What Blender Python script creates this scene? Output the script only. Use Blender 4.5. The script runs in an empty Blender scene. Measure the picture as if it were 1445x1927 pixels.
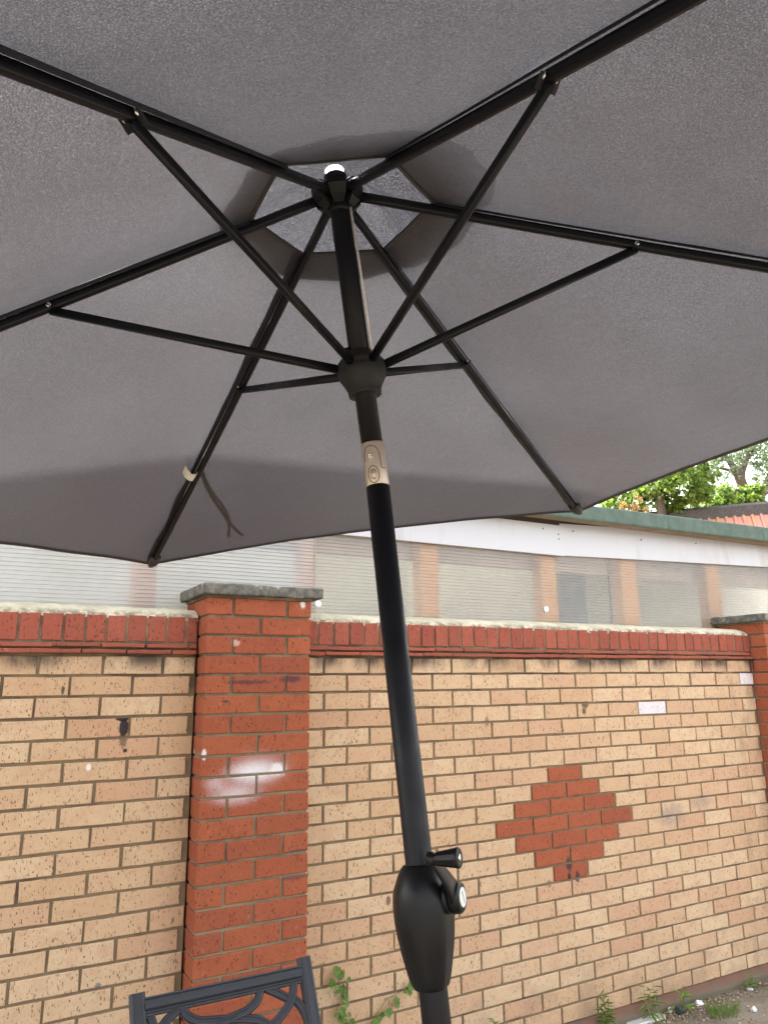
import bpy, bmesh, math, random
import numpy as np
from mathutils import Vector, Matrix, Euler, noise

random.seed(7)
RNG = np.random.default_rng(7)
sc = bpy.context.scene
COL = sc.collection
V = Vector

# ------------------------------------------------------------------ camera, world, sun, exposure
CAM_POS = V((-1.37038, -3.02622, 1.62463))
YAW, PITCH, ROLL, FPX = 0.506931, 0.228579, -0.0112478, 1387.222
fwd = V((math.sin(YAW)*math.cos(PITCH), math.cos(YAW)*math.cos(PITCH), math.sin(PITCH)))
r0 = V((math.cos(YAW), -math.sin(YAW), 0)); u0 = r0.cross(fwd)
cr, sr = math.cos(ROLL), math.sin(ROLL)
CR = cr*r0 + sr*u0; CU = -sr*r0 + cr*u0
camd = bpy.data.cameras.new('camera'); cam = bpy.data.objects.new('camera', camd); COL.objects.link(cam)
camd.sensor_fit = 'HORIZONTAL'; camd.sensor_width = 36.0; camd.lens = 36.0*FPX/1445.0
camd.clip_start = 0.02; camd.clip_end = 2000
M = Matrix((CR, CU, -fwd)).transposed().to_4x4(); M.translation = CAM_POS
cam.matrix_world = M
sc.camera = cam

SUN_EL = math.radians(42)
SUN_DIR = V((-0.34*math.cos(SUN_EL), 0.94*math.cos(SUN_EL), math.sin(SUN_EL))).normalized()
world = bpy.data.worlds.new('World'); sc.world = world; world.use_nodes = True
wn = world.node_tree; wn.nodes.clear()
sky = wn.nodes.new('ShaderNodeTexSky'); sky.sky_type = 'NISHITA'; sky.sun_disc = False
sky.sun_elevation = SUN_EL; sky.sun_rotation = math.atan2(SUN_DIR.x, SUN_DIR.y)
sky.air_density = 1.0; sky.dust_density = 5.0; sky.ozone_density = 1.0
hs = wn.nodes.new('ShaderNodeHueSaturation'); hs.inputs['Saturation'].default_value = 0.18
bg = wn.nodes.new('ShaderNodeBackground'); bg.inputs['Strength'].default_value = 0.15
wo = wn.nodes.new('ShaderNodeOutputWorld')
wn.links.new(sky.outputs[0], hs.inputs['Color']); wn.links.new(hs.outputs[0], bg.inputs[0]); wn.links.new(bg.outputs[0], wo.inputs[0])
sund = bpy.data.lights.new('sun', 'SUN'); sund.energy = 2.1; sund.angle = math.radians(0.8); sund.color = (1.0, 0.95, 0.88)
sun = bpy.data.objects.new('sun', sund); COL.objects.link(sun)
sun.rotation_euler = SUN_DIR.to_track_quat('Z', 'Y').to_euler(); sun.location = (-4, 9, 9)
sc.view_settings.view_transform = 'Standard'; sc.view_settings.look = 'None'
sc.view_settings.gamma = 1; sc.view_settings.use_curve_mapping = False
sc.view_settings.exposure = 2.86
sc.render.engine = 'CYCLES'
sc.cycles.max_bounces = 8; sc.cycles.transparent_max_bounces = 12

# ------------------------------------------------------------------ object helpers
def empty(name, label, cat, loc=(0, 0, 0), group=None):
    o = bpy.data.objects.new(name, None); COL.objects.link(o); o.location = loc
    o.empty_display_size = 0.1
    o['label'] = label; o['category'] = cat
    if group: o['group'] = group
    return o
def tag(o, label=None, cat=None, group=None, kind=None):
    if label: o['label'] = label
    if cat: o['category'] = cat
    if group: o['group'] = group
    if kind: o['kind'] = kind
    return o
def link(name, mesh, mat=None, parent=None, loc=None, rot=None):
    o = bpy.data.objects.new(name, mesh); COL.objects.link(o)
    if mat is not None:
        if not mesh.materials: mesh.materials.append(mat)
        elif mesh.materials[0] != mat:
            o.material_slots[0].link = 'OBJECT'; o.material_slots[0].material = mat
    if loc is not None: o.location = loc
    if rot is not None: o.rotation_euler = rot
    if parent is not None: o.parent = parent
    return o
def mesh_of(name, vs, fs, smooth=False):
    m = bpy.data.meshes.new(name); m.from_pydata([tuple(v) for v in vs], [], fs); m.update()
    if smooth: m.polygons.foreach_set('use_smooth', [True]*len(m.polygons))
    return m
def bm_mesh(name, bm, smooth=False):
    m = bpy.data.meshes.new(name); bmesh.ops.recalc_face_normals(bm, faces=bm.faces); bm.to_mesh(m); bm.free()
    if smooth: m.polygons.foreach_set('use_smooth', [True]*len(m.polygons))
    return m
def add_box(bm, lo, hi, bev=0.0, seg=1):
    r = bmesh.ops.create_cube(bm, size=1.0); vs = r['verts']
    lo, hi = V(lo), V(hi)
    for v in vs: v.co = V([lo[i] + (v.co[i]+.5)*(hi[i]-lo[i]) for i in range(3)])
    if bev > 0:
        es = list({e for v in vs for e in v.link_edges})
        bmesh.ops.bevel(bm, geom=es, offset=bev, segments=seg, affect='EDGES', profile=0.5)
    return vs
def box_mesh(name, lo, hi, bev=0.0, seg=1):
    bm = bmesh.new(); add_box(bm, lo, hi, bev, seg); return bm_mesh(name, bm)
def frame(z, xhint):
    z = V(z).normalized(); x = (V(xhint) - V(xhint).dot(z)*z).normalized(); return x, z.cross(x), z
def add_loft(bm, rings, cap=True):
    """rings: list of lists of points, equal length, closed loops"""
    prev = None; first = None
    for ring in rings:
        cur = [bm.verts.new(p) for p in ring]
        if prev:
            n = len(cur)
            for i in range(n): bm.faces.new((prev[i], prev[(i+1) % n], cur[(i+1) % n], cur[i]))
        else: first = cur
        prev = cur
    if cap:
        bm.faces.new(first[::-1]); bm.faces.new(prev)
def add_lathe(bm, org, axis, xh, prof, n=32, cap=True):
    x, y, z = frame(axis, xh); org = V(org)
    add_loft(bm, [[org + z*h + (x*math.cos(a) + y*math.sin(a))*r for a in [2*math.pi*i/n for i in range(n)]] for h, r in prof], cap)
def add_tube(bm, pts, rad, n=10, cap=True, sx=1.0, sy=1.0, up=None, sup=1.0):
    """sweep an (optionally super-)elliptic section along pts; rad float or list"""
    pts = [V(p) for p in pts]; rings = []
    upv = V(up) if up is not None else None
    px = None
    for i, p in enumerate(pts):
        t = (pts[min(i+1, len(pts)-1)] - pts[max(i-1, 0)]).normalized()
        if upv is not None: x = t.cross(upv).normalized()
        elif px is None:
            h = V((0, 0, 1)) if abs(t.z) < .9 else V((1, 0, 0)); x = t.cross(h).normalized()
        else: x = (px - px.dot(t)*t).normalized()
        px = x; y = x.cross(t)
        r = rad[i] if isinstance(rad, (list, tuple)) else rad
        ring = []
        for k in range(n):
            a = 2*math.pi*(k+.5)/n; c, s = math.cos(a), math.sin(a)
            c = math.copysign(abs(c)**sup, c); s = math.copysign(abs(s)**sup, s)
            ring.append(p + x*c*r*sx + y*s*r*sy)
        rings.append(ring)
    add_loft(bm, rings, cap)
def catmull(pts, n=8):
    pts = [V(p) for p in pts]; out = []
    for i in range(len(pts)-1):
        p0 = pts[max(i-1, 0)]; p1 = pts[i]; p2 = pts[i+1]; p3 = pts[min(i+2, len(pts)-1)]
        for k in range(n):
            t = k/n
            out.append(.5*((2*p1) + (p2-p0)*t + (2*p0-5*p1+4*p2-p3)*t*t + (3*p1-p0-3*p2+p3)*t**3))
    out.append(pts[-1]); return out

# ------------------------------------------------------------------ material helpers
class NT:
    def __init__(s, name):
        s.m = bpy.data.materials.new(name); s.m.use_nodes = True; s.t = s.m.node_tree; s.t.nodes.clear()
        s.out = s.n('ShaderNodeOutputMaterial')
    def n(s, typ, **kw):
        nd = s.t.nodes.new(typ)
        for k, v in kw.items(): setattr(nd, k, v)
        return nd
    def l(s, a, b): s.t.links.new(a, b)
    def set(s, sock, v):
        if hasattr(v, 'is_linked') or isinstance(v, bpy.types.NodeSocket): s.l(v, sock)
        elif isinstance(v, (tuple, list)) and len(v) == 3 and sock.type == 'RGBA': sock.default_value = (*v, 1)
        else: sock.default_value = v
    def math(s, op, a, b=0.0, c=None, clamp=False):
        nd = s.n('ShaderNodeMath', operation=op, use_clamp=clamp); s.set(nd.inputs[0], a); s.set(nd.inputs[1], b)
        if c is not None: s.set(nd.inputs[2], c)
        return nd.outputs[0]
    def vmath(s, op, a, b=(0, 0, 0)):
        nd = s.n('ShaderNodeVectorMath', operation=op); s.set(nd.inputs[0], a); s.set(nd.inputs[1], b)
        return nd.outputs[0] if op not in ('LENGTH', 'DISTANCE', 'DOT_PRODUCT') else nd.outputs['Value']
    def mix(s, f, a, b, blend='MIX'):
        nd = s.n('ShaderNodeMix', data_type='RGBA', blend_type=blend); s.set(nd.inputs[0], f); s.set(nd.inputs[6], a); s.set(nd.inputs[7], b)
        return nd.outputs[2]
    def noise(s, vec, scale, detail=3, rough=.5, out=0, dist=0.0):
        nd = s.n('ShaderNodeTexNoise'); s.set(nd.inputs['Vector'], vec); nd.inputs['Scale'].default_value = scale
        nd.inputs['Detail'].default_value = detail; nd.inputs['Roughness'].default_value = rough; nd.inputs['Distortion'].default_value = dist
        return nd.outputs[out]
    def vor(s, vec, scale, feature='F1', out='Distance'):
        nd = s.n('ShaderNodeTexVoronoi', feature=feature); s.set(nd.inputs['Vector'], vec); nd.inputs['Scale'].default_value = scale
        return nd.outputs[out]
    def ramp(s, f, lo, hi, a=0.0, b=1.0):
        nd = s.n('ShaderNodeMapRange', clamp=True); nd.interpolation_type = 'SMOOTHSTEP'
        s.set(nd.inputs[0], f); nd.inputs[1].default_value = lo; nd.inputs[2].default_value = hi; nd.inputs[3].default_value = a; nd.inputs[4].default_value = b
        return nd.outputs[0]
    def mapping(s, vec, scale=(1, 1, 1), rot=(0, 0, 0), loc=(0, 0, 0)):
        nd = s.n('ShaderNodeMapping'); s.l(vec, nd.inputs[0]); nd.inputs['Scale'].default_value = scale; nd.inputs['Rotation'].default_value = rot; nd.inputs['Location'].default_value = loc
        return nd.outputs[0]
    def obj(s): return s.n('ShaderNodeTexCoord').outputs['Object']
    def pos(s): return s.n('ShaderNodeNewGeometry').outputs['Position']
    def rnd(s): return s.n('ShaderNodeObjectInfo').outputs['Random']
    def bump(s, h, strength, dist=0.001, normal=None):
        nd = s.n('ShaderNodeBump'); s.set(nd.inputs['Height'], h); nd.inputs['Strength'].default_value = strength; nd.inputs['Distance'].default_value = dist
        if normal is not None: s.l(normal, nd.inputs['Normal'])
        return nd.outputs[0]
    def bsdf(s, color, rough=.6, normal=None, metal=0.0, spec=.5, **kw):
        nd = s.n('ShaderNodeBsdfPrincipled'); s.set(nd.inputs['Base Color'], color); s.set(nd.inputs['Roughness'], rough)
        s.set(nd.inputs['Metallic'], metal); s.set(nd.inputs['Specular IOR Level'], spec)
        if normal is not None: s.l(normal, nd.inputs['Normal'])
        for k, v in kw.items(): s.set(nd.inputs[k], v)
        return nd.outputs[0]
    def done(s, sh): s.l(sh, s.out.inputs[0]); return s.m
    def mixsh(s, f, a, b):
        nd = s.n('ShaderNodeMixShader'); s.set(nd.inputs[0], f); s.l(a, nd.inputs[1]); s.l(b, nd.inputs[2]); return nd.outputs[0]

def blob(t, x, y, z, rx, rz, amp=.5, nscale=60., soft=.35):
    """mask of one mark with a ragged outline, standing at world (x, z) on a wall plane"""
    p = t.pos()
    sep = t.n('ShaderNodeSeparateXYZ'); t.l(p, sep.inputs[0])
    dx = t.math('DIVIDE', t.math('SUBTRACT', sep.outputs[0], x), rx); dz = t.math('DIVIDE', t.math('SUBTRACT', sep.outputs[2], z), rz)
    d = t.math('SQRT', t.math('ADD', t.math('MULTIPLY', dx, dx), t.math('MULTIPLY', dz, dz)))
    n = t.math('MULTIPLY', t.math('SUBTRACT', t.noise(p, nscale, 4, .65), .5), amp*2)
    return t.ramp(t.math('ADD', d, n), 1.0-soft, 1.0+soft*.3, 1.0, 0.0)

ZT = 1.742
def brick_mat(name, c1, c2, c3, speck, marks=(), grime=True, drag=True):
    t = NT(name)
    o = t.obj(); r = t.rnd()
    off = t.n('ShaderNodeCombineXYZ'); t.set(off.inputs[0], t.math('MULTIPLY', r, 41.)); t.set(off.inputs[1], t.math('MULTIPLY', r, 17.)); t.set(off.inputs[2], t.math('MULTIPLY', r, 29.))
    v = t.vmath('ADD', o, off.outputs[0])
    wn = t.n('ShaderNodeTexWhiteNoise', noise_dimensions='1D'); t.set(wn.inputs['W'], t.math('MULTIPLY', r, 91.7))
    base = t.mix(t.ramp(r, 0.0, 1.0), c1, c2)
    base = t.mix(t.math('MULTIPLY', t.ramp(wn.outputs[0], .55, 1.0), .65), base, c3)
    cloud = t.noise(v, 14, 4, .6)
    base = t.mix(t.ramp(cloud, .40, .75, 0, .55), base, c3)
    fine = t.noise(v, 420, 2, .6)
    base = t.mix(t.ramp(fine, .35, .7, .0, .30), base, t.mix(1.0, base, (.62, .55, .50), 'MULTIPLY'))
    # dragged pits: short upright scratches
    vm = t.mapping(v, (1.0, 1.0, .42), (0, .18, 0))
    wob = t.vmath('ADD', vm, t.vmath('MULTIPLY', t.noise(v, 60, 2, out=1), (.012, .012, .012)))
    dist = t.vor(wob, 150); cell = t.vor(wob, 150, out='Color')
    sepc = t.n('ShaderNodeSeparateColor'); t.l(cell, sepc.inputs[0])
    size = t.math('MULTIPLY', t.ramp(sepc.outputs[0], .25, 1.0), .34)
    pits = t.ramp(t.math('SUBTRACT', dist, size), -.04, .05, 1.0, 0.0)
    vm2 = t.mapping(v, (1.0, 1.0, .22), (0, -.1, 0))
    scr = t.ramp(t.noise(vm2, 300, 3, .6), .58, .70)
    pit = t.math('MAXIMUM', pits, t.math('MULTIPLY', scr, .75))
    pit = t.math('MULTIPLY', pit, t.ramp(t.noise(v, 9, 2), .25, .6, .45, 1.0))
    base = t.mix(t.math('MULTIPLY', pit, .80), base, speck)
    # pale worn arrises and dust
    dust = t.ramp(t.noise(v, 30, 5, .7), .60, .80, 0, .22)
    base = t.mix(dust, base, (.62, .50, .40))
    if grime:
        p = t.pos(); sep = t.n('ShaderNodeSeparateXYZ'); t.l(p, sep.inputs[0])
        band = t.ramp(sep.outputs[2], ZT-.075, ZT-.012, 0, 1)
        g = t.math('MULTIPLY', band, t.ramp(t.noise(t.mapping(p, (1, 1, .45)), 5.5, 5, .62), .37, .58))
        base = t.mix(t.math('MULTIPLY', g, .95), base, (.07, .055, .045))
        low = t.math('MULTIPLY', t.ramp(sep.outputs[2], .0, .45, 1, 0), t.ramp(t.noise(p, 6, 4, .6), .38, .7))
        base = t.mix(t.math('MULTIPLY', low, .45), base, (.20, .15, .11))
        # streaky brown darkening towards the far pier end of the panel
        far = t.math('MULTIPLY', t.ramp(sep.outputs[0], 2.45, 2.92), t.ramp(t.noise(t.mapping(p, (1, 1, .35)), 10, 5, .65), .44, .72))
        base = t.mix(t.math('MULTIPLY', far, .55), base, (.17, .11, .08))
        drip = t.math('MULTIPLY', t.ramp(sep.outputs[2], ZT-.9, ZT-.05, 0, .7), t.ramp(t.noise(t.mapping(p, (1, 1, .06)), 15, 4, .6), .60, .78))
        base = t.mix(t.math('MULTIPLY', drip, .45), base, (.22, .15, .10))
    rough = .86
    for (x, z, rx, rz, col, k, amp, ns, soft) in marks:
        base = t.mix(t.math('MULTIPLY', blob(t, x, 0, z, rx, rz, amp, ns, soft), k), base, col)
    h = t.math('ADD', t.math('MULTIPLY', pit, -1.0), t.math('MULTIPLY', t.noise(v, 260, 4, .65), .5))
    nb = t.bump(h, .75, .0012)
    nb = t.bump(t.noise(v, 38, 3), .35, .003, nb)
    return t.done(t.bsdf(base, rough, nb, spec=.25))

TAR = (.012, .013, .018)
left_marks = [(-.836, 1.505, .028, .012, TAR, .95, .35, 90, .3), (-.829, 1.472, .020, .034, TAR, .95, .5, 120, .25), (-.829, 1.428, .017, .030, TAR, .62, 1.1, 240, .4), (-.819, 1.388, .009, .008, TAR, .9, .4, 150, .3),
              (-1.055, 1.613, .006, .018, TAR, .8, .8, 200, .3), (-.945, 1.335, .010, .014, (.75, .74, .74), .7, .5, 150, .4), (-.86, .60, .012, .012, (.16, .15, .17), .8, .5, 100, .4)]
right_marks = [(1.519, 1.503, .030, .020, (.05, .03, .022), .8, .7, 55, .4), (1.507, 1.470, .016, .022, (.05, .03, .022), .8, .6, 70, .4), (.872, 1.438, .014, .024, (.16, .09, .05), .7, .6, 60, .4),
               (1.338, .742, .022, .040, (.03, .028, .035), .85, .7, 90, .45), (1.388, .676, .016, .030, (.03, .028, .035), .85, .7, 90, .4), (1.335, .682, .012, .022, (.03, .02, .022), .9, .5, 110, .3), (1.205, .668, .014, .020, (.14, .10, .07), .7, .5, 100, .4),
               (2.10, .9, .12, .07, (.20, .17, .16), .45, .8, 30, .6), (2.35, .95, .10, .05, (.2, .17, .16), .4, .8, 30, .6), (.31, .715, .012, .022, (.10, .06, .05), .8, .5, 110, .3)]
pier_marks = [(-.35, 1.290, .12, .045, (.70, .70, .74), .80, .55, 190, .95), (-.33, 1.300, .13, .07, (.70, .70, .74), .35, .9, 420, 1.0), (-.42, 1.215, .115, .045, (.70, .70, .74), .50, .6, 230, .95), (-.50, 1.26, .05, .03, (.70, .70, .74), .35, .7, 260, .9), (-.25, 1.295, .04, .03, (.72, .72, .74), .75, .6, 70, .7), (-.548, 1.366, .010, .022, (.62, .62, .64), .9, .5, 120, .3),
              (-.38, 1.635, .11, .010, (.06, .03, .045), .75, .9, 35, .6), (-.20, 1.645, .06, .016, (.06, .03, .045), .8, .7, 35, .6), (-.47, 1.562, .018, .006, (.05, .04, .05), .8, .4, 80, .4), (-.44, 1.79, .018, .014, (.6, .45, .4), .6, 1.0, 140, .5), (-.15, 1.955, .012, .02, (.7, .68, .66), .8, 1.0, 120, .5),
              (-.16, .98, .05, .012, (.06, .03, .05), .7, .7, 40, .6), (-.18, .89, .08, .012, (.08, .04, .05), .6, .7, 40, .6)]
BUFF = ((.50, .335, .200), (.56, .410, .262), (.475, .280, .175), (.085, .038, .018))
RED = ((.335, .096, .044), (.30, .080, .038), (.25, .070, .038), (.045, .013, .009))
m_buff_l = brick_mat('buff_brick_left_panel', *BUFF, marks=left_marks)
m_buff_r = brick_mat('buff_brick_right_panel', *BUFF, marks=right_marks)
m_red_r = brick_mat('red_brick_diamond', *RED, marks=right_marks[3:7], grime=False)
m_red_p = brick_mat('red_brick_pier', *RED, marks=pier_marks, grime=False)
m_red = brick_mat('red_brick', *RED, grime=False)
RED2 = ((.28, .072, .045), (.31, .090, .055), (.23, .062, .042), (.055, .018, .012))
m_cap = brick_mat('red_capping_brick', *RED2, grime=False)
m_tile = brick_mat('creasing_tile_clay', (.32, .085, .05), (.27, .07, .042), (.20, .07, .05), (.07, .03, .02), grime=False)
m_white = brick_mat('painted_brick', (.62, .58, .60), (.66, .62, .63), (.55, .45, .42), (.20, .13, .12), grime=False)

def mortar_mat(name, c1, c2, dark):
    t = NT(name); p = t.pos()
    col = t.mix(t.ramp(t.noise(p, 7, 5, .65), .35, .68), c1, c2)
    col = t.mix(t.ramp(t.noise(p, 3.2, 5, .65), .52, .72, 0, .8), col, dark)
    sep = t.n('ShaderNodeSeparateXYZ'); t.l(p, sep.inputs[0])
    g = t.math('MULTIPLY', t.ramp(sep.outputs[2], ZT-.4, ZT), t.ramp(t.noise(p, 5, 4, .6), .40, .62))
    col = t.mix(t.math('MULTIPLY', g, .8), col, dark)
    nb = t.bump(t.noise(p, 300, 4, .7), .8, .002)
    return t.done(t.bsdf(col, .95, nb, spec=.1))
m_mortar = mortar_mat('mortar_brown', (.22, .165, .10), (.16, .12, .08), (.055, .045, .038))
m_mortar_p = mortar_mat('mortar_pier', (.25, .20, .13), (.19, .15, .10), (.09, .075, .055))
def fillet_mat():
    t = NT('cream_mortar_fillet'); p = t.pos()
    col = t.mix(t.ramp(t.noise(p, 9, 5, .65), .35, .7), (.60, .555, .42), (.44, .40, .29))
    sep = t.n('ShaderNodeSeparateXYZ'); t.l(p, sep.inputs[0])
    low = t.math('MULTIPLY', t.ramp(sep.outputs[2], 1.900, 1.925, 1, 0), t.ramp(t.noise(p, 26, 5, .7), .36, .62))
    col = t.mix(t.math('MULTIPLY', low, .9), col, (.17, .145, .11))
    col = t.mix(t.ramp(t.noise(p, 21, 6, .75), .60, .70, 0, .75), col, (.20, .175, .13))
    nb = t.bump(t.noise(p, 55, 6, .7), .9, .012)
    return t.done(t.bsdf(col, .95, nb, spec=.1))
m_fillet = fillet_mat()
def concrete_mat(name, a, b, lich):
    t = NT(name); p = t.pos()
    col = t.mix(t.ramp(t.noise(p, 28, 5, .7), .38, .66), a, b)
    col = t.mix(t.ramp(t.noise(p, 16, 6, .75), .56, .66, 0, .8), col, lich)
    col = t.mix(t.ramp(t.vor(p, 150), .0, .22, .8, 0), col, (.10, .09, .075))
    nb = t.bump(t.noise(p, 140, 5, .75), .9, .003)
    return t.done(t.bsdf(col, .92, nb, spec=.2))
m_coping = concrete_mat('weathered_coping_concrete', (.085, .083, .076), (.175, .165, .138), (.36, .34, .28))

# ------------------------------------------------------------------ brick meshes
_bc = {}
def face_brick(w, h, d, var):
    """a brick seen on one face only: ragged front arris, chamfer, sides back to depth d. origin in the centre of the front face"""
    key = (round(w, 3), round(h, 3), round(d, 3), var)
    if key in _bc: return _bc[key]
    rr = random.Random(hash(key) & 0xffff)
    j = lambda s: rr.uniform(-s, s)
    per = []
    for (x, z) in [(-.5, -.5), (-.17, -.5), (.19, -.5), (.5, -.5), (.5, .5), (.2, .5), (-.18, .5), (-.5, .5)]:
        per.append((x*w + j(.0015), z*h + j(.0013)))
    c = .0022; n = len(per); vs = []; fs = []
    for x, z in per: vs.append((x - math.copysign(c, x), j(.0003), z - math.copysign(c, z)))
    for x, z in per: vs.append((x, c*1.1, z))
    for x, z in per: vs.append((x, d, z))
    fs.append(list(range(n)))
    for a in (0, n):
        for i in range(n): fs.append([a+i, a+n+i, a+n+(i+1) % n, a+(i+1) % n])
    m = mesh_of('brick', vs, fs); _bc[key] = m; return m
def solid_brick(w, d, h, var):
    key = ('s', round(w, 3), round(d, 3), round(h, 3), var)
    if key in _bc: return _bc[key]
    rr = random.Random(hash(key) & 0xffff)
    bm = bmesh.new(); add_box(bm, (-w/2, -d/2, -h/2), (w/2, d/2, h/2), .003, 1)
    for v in bm.verts: v.co += V((rr.uniform(-.0009, .0009), rr.uniform(-.0009, .0009), rr.uniform(-.0009, .0009)))
    m = bm_mesh('brick', bm); _bc[key] = m; return m
def put(name, mesh, mat, parent, loc, rz=.0):
    # every brick mesh is shared; the material sits on the object slot
    if not mesh.materials: mesh.materials.append(None)
    o = bpy.data.objects.new(name, mesh); COL.objects.link(o)
    o.material_slots[0].link = 'OBJECT'; o.material_slots[0].material = mat
    o.location = loc; o.rotation_euler = (random.uniform(-.006, .006), random.uniform(-.004, .004), rz + random.uniform(-.006, .006)); o.parent = parent
    return o

CH = .0768
def rough_slab(name, x0, x1, y0, y1, z0, z1):
    return box_mesh(name, (x0, y0, z0), (x1, y1, z1))

def wall_panel(root, x0, x1, phase, mat, red=(), white=(), cap_phase=0.0):
    link('mortar', rough_slab('mortar', x0+.001, x1-.001, .0068, .205, .02, ZT+.005), m_mortar, root)
    for c in range(1, 23):
        zc = ZT - CH*(c-.5)
        off = phase if c % 2 else phase + .1125
        k0 = math.floor((x0-off)/.225) - 1
        k = k0
        while True:
            a, b = off + k*.225 + .005, off + (k+1)*.225 - .005
            k += 1
            if a > x1: break
            a, b = max(a, x0+.004), min(b, x1-.004)
            if b - a < .02: continue
            a += random.uniform(-.0012, .0012); b += random.uniform(-.0012, .0012)
            mid = (a+b)/2
            m = mat; lab = None
            if any(c == rc and ra < mid < rb for rc, ra, rb in red): m = m_red_r; lab = 'red brick of the diamond'
            if any(c == rc and ra < mid < rb for rc, ra, rb in white): m = m_white; lab = 'white painted brick'
            o = put('brick', face_brick(round(b-a, 3), .0668, .06, random.randrange(4)), m, root, (mid, random.uniform(-.0012, .0012), zc + random.uniform(-.0007, .0007)))
            if lab: o['label'] = lab
    # two creasing courses of thin clay tile
    L = .168
    for j, (zc, y) in enumerate(((ZT+.0125, -.022), (ZT+.0365, -.013))):
        k = math.floor(x0/L) - 1
        while k*L < x1:
            a, b = k*L + j*.07 + .002, (k+1)*L + j*.07 - .001
            k += 1
            a, b = max(a, x0+.003), min(b, x1-.003)
            if b - a < .02: continue
            put('creasing_tile', face_brick(round(b-a, 2)-.002, .0148, .12, random.randrange(3)), m_tile, root, ((a+b)/2, y + random.uniform(-.002, .002), zc + random.uniform(-.0012, .0012)))
    link('mortar', rough_slab('mortar', x0+.001, x1-.001, .004, .205, ZT+.0055, ZT+.147), m_mortar, root)
    # brick-on-edge capping
    P = .0766
    k = math.floor((x0-cap_phase)/P) - 1
    while True:
        a, b = cap_phase + k*P + .005, cap_phase + (k+1)*P - .005
        k += 1
        if a > x1: break
        a, b = max(a, x0+.004), min(b, x1-.004)
        if b - a < .015: continue
        put('capping_brick', face_brick(round(b-a, 3), .101, .08, random.randrange(4)), m_cap, root, ((a+b)/2, random.uniform(-.003, .002), ZT+.052+.0505 + random.uniform(-.002, .002)))
    # cream mortar fillet running up to the sheeting
    nx = max(8, int((x1-x0)/.012)); vs = []; fs = []
    prof = [(.004, ZT+.143), (.006, ZT+.160), (.028, ZT+.178), (.075, ZT+.192), (.16, ZT+.203), (.246, ZT+.212)]
    for i in range(nx+1):
        x = x0 + (x1-x0)*i/nx
        for y, z in prof:
            q = noise.noise(V((x*16, y*30, 3.1)))*.0055 + noise.noise(V((x*55, y*60, 8.3)))*.004
            vs.append((x, y + q*.8, z + q + .006*noise.noise(V((x*2.3, .4, 5)))))
    n = len(prof)
    for i in range(nx):
        for j in range(n-1): fs.append((i*n+j, (i+1)*n+j, (i+1)*n+j+1, i*n+j+1))
    link('mortar_fillet', mesh_of('mortar_fillet', vs, fs, True), m_fillet, root)
    # chamfered plinth course
    zt = ZT - 22*CH
    vs = []; fs = []
    nx = int((x1-x0)/.04)
    pr = [(.004, zt+.002), (-.012, zt-.004), (-.045, zt-.024), (-.048, zt-.032), (-.048, -.05)]
    for i in range(nx+1):
        x = x0 + (x1-x0)*i/nx
        for y, z in pr: vs.append((x, y + .003*noise.noise(V((x*9, z*30, 1))), z + .002*noise.noise(V((x*7, y*40, 2)))))
    n = len(pr)
    for i in range(nx):
        for j in range(n-1): fs.append((i*n+j, i*n+j+1, (i+1)*n+j+1, (i+1)*n+j))
    link('plinth', mesh_of('plinth', vs, fs), m_plinth, root)

def plinth_mat():
    t = NT('plinth_brick'); p = t.pos(); sep = t.n('ShaderNodeSeparateXYZ'); t.l(p, sep.inputs[0])
    col = t.mix(t.ramp(t.noise(p, 10, 5, .65), .36, .66), (.165, .085, .058), (.12, .082, .062))
    col = t.mix(t.math('MULTIPLY', t.ramp(sep.outputs[2], .012, .05, 1, 0), t.ramp(t.noise(p, 14, 5, .7), .25, .5)), col, (.13, .115, .085))
    return t.done(t.bsdf(col, .93, t.bump(t.noise(p, 160, 5, .7), .8, .003), spec=.15))
m_plinth = plinth_mat()

# ------------------------------------------------------------------ ground
def ground_mat():
    t = NT('yard_concrete'); p = t.pos()
    col = t.mix(t.ramp(t.noise(p, 2.2, 6, .65), .35, .68), (.235, .20, .155), (.165, .14, .108))
    col = t.mix(t.ramp(t.noise(p, 24, 6, .7), .52, .72, 0, .7), col, (.30, .27, .215))
    col = t.mix(t.ramp(t.noise(p, 55, 4, .7), .60, .74, 0, .75), col, (.085, .07, .055))
    col = t.mix(t.ramp(t.vor(p, 130), .0, .2, .5, 0), col, (.36, .33, .29))
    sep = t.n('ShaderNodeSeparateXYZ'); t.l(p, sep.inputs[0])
    near_wall = t.math('MULTIPLY', t.ramp(sep.outputs[1], -.30, -.05), t.ramp(t.noise(p, 7, 5, .7), .36, .62))  # browner patches growing towards the wall
    col = t.mix(t.math('MULTIPLY', near_wall, .6), col, (.10, .082, .055))
    return t.done(t.bsdf(col, .95, t.bump(t.noise(p, 70, 6, .75), .9, .008), spec=.15))
m_ground = ground_mat()
gb = bmesh.new()
bmesh.ops.create_grid(gb, x_segments=2, y_segments=2, size=600)
tag(link('ground', bm_mesh('ground', gb), m_ground), kind='structure')

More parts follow.
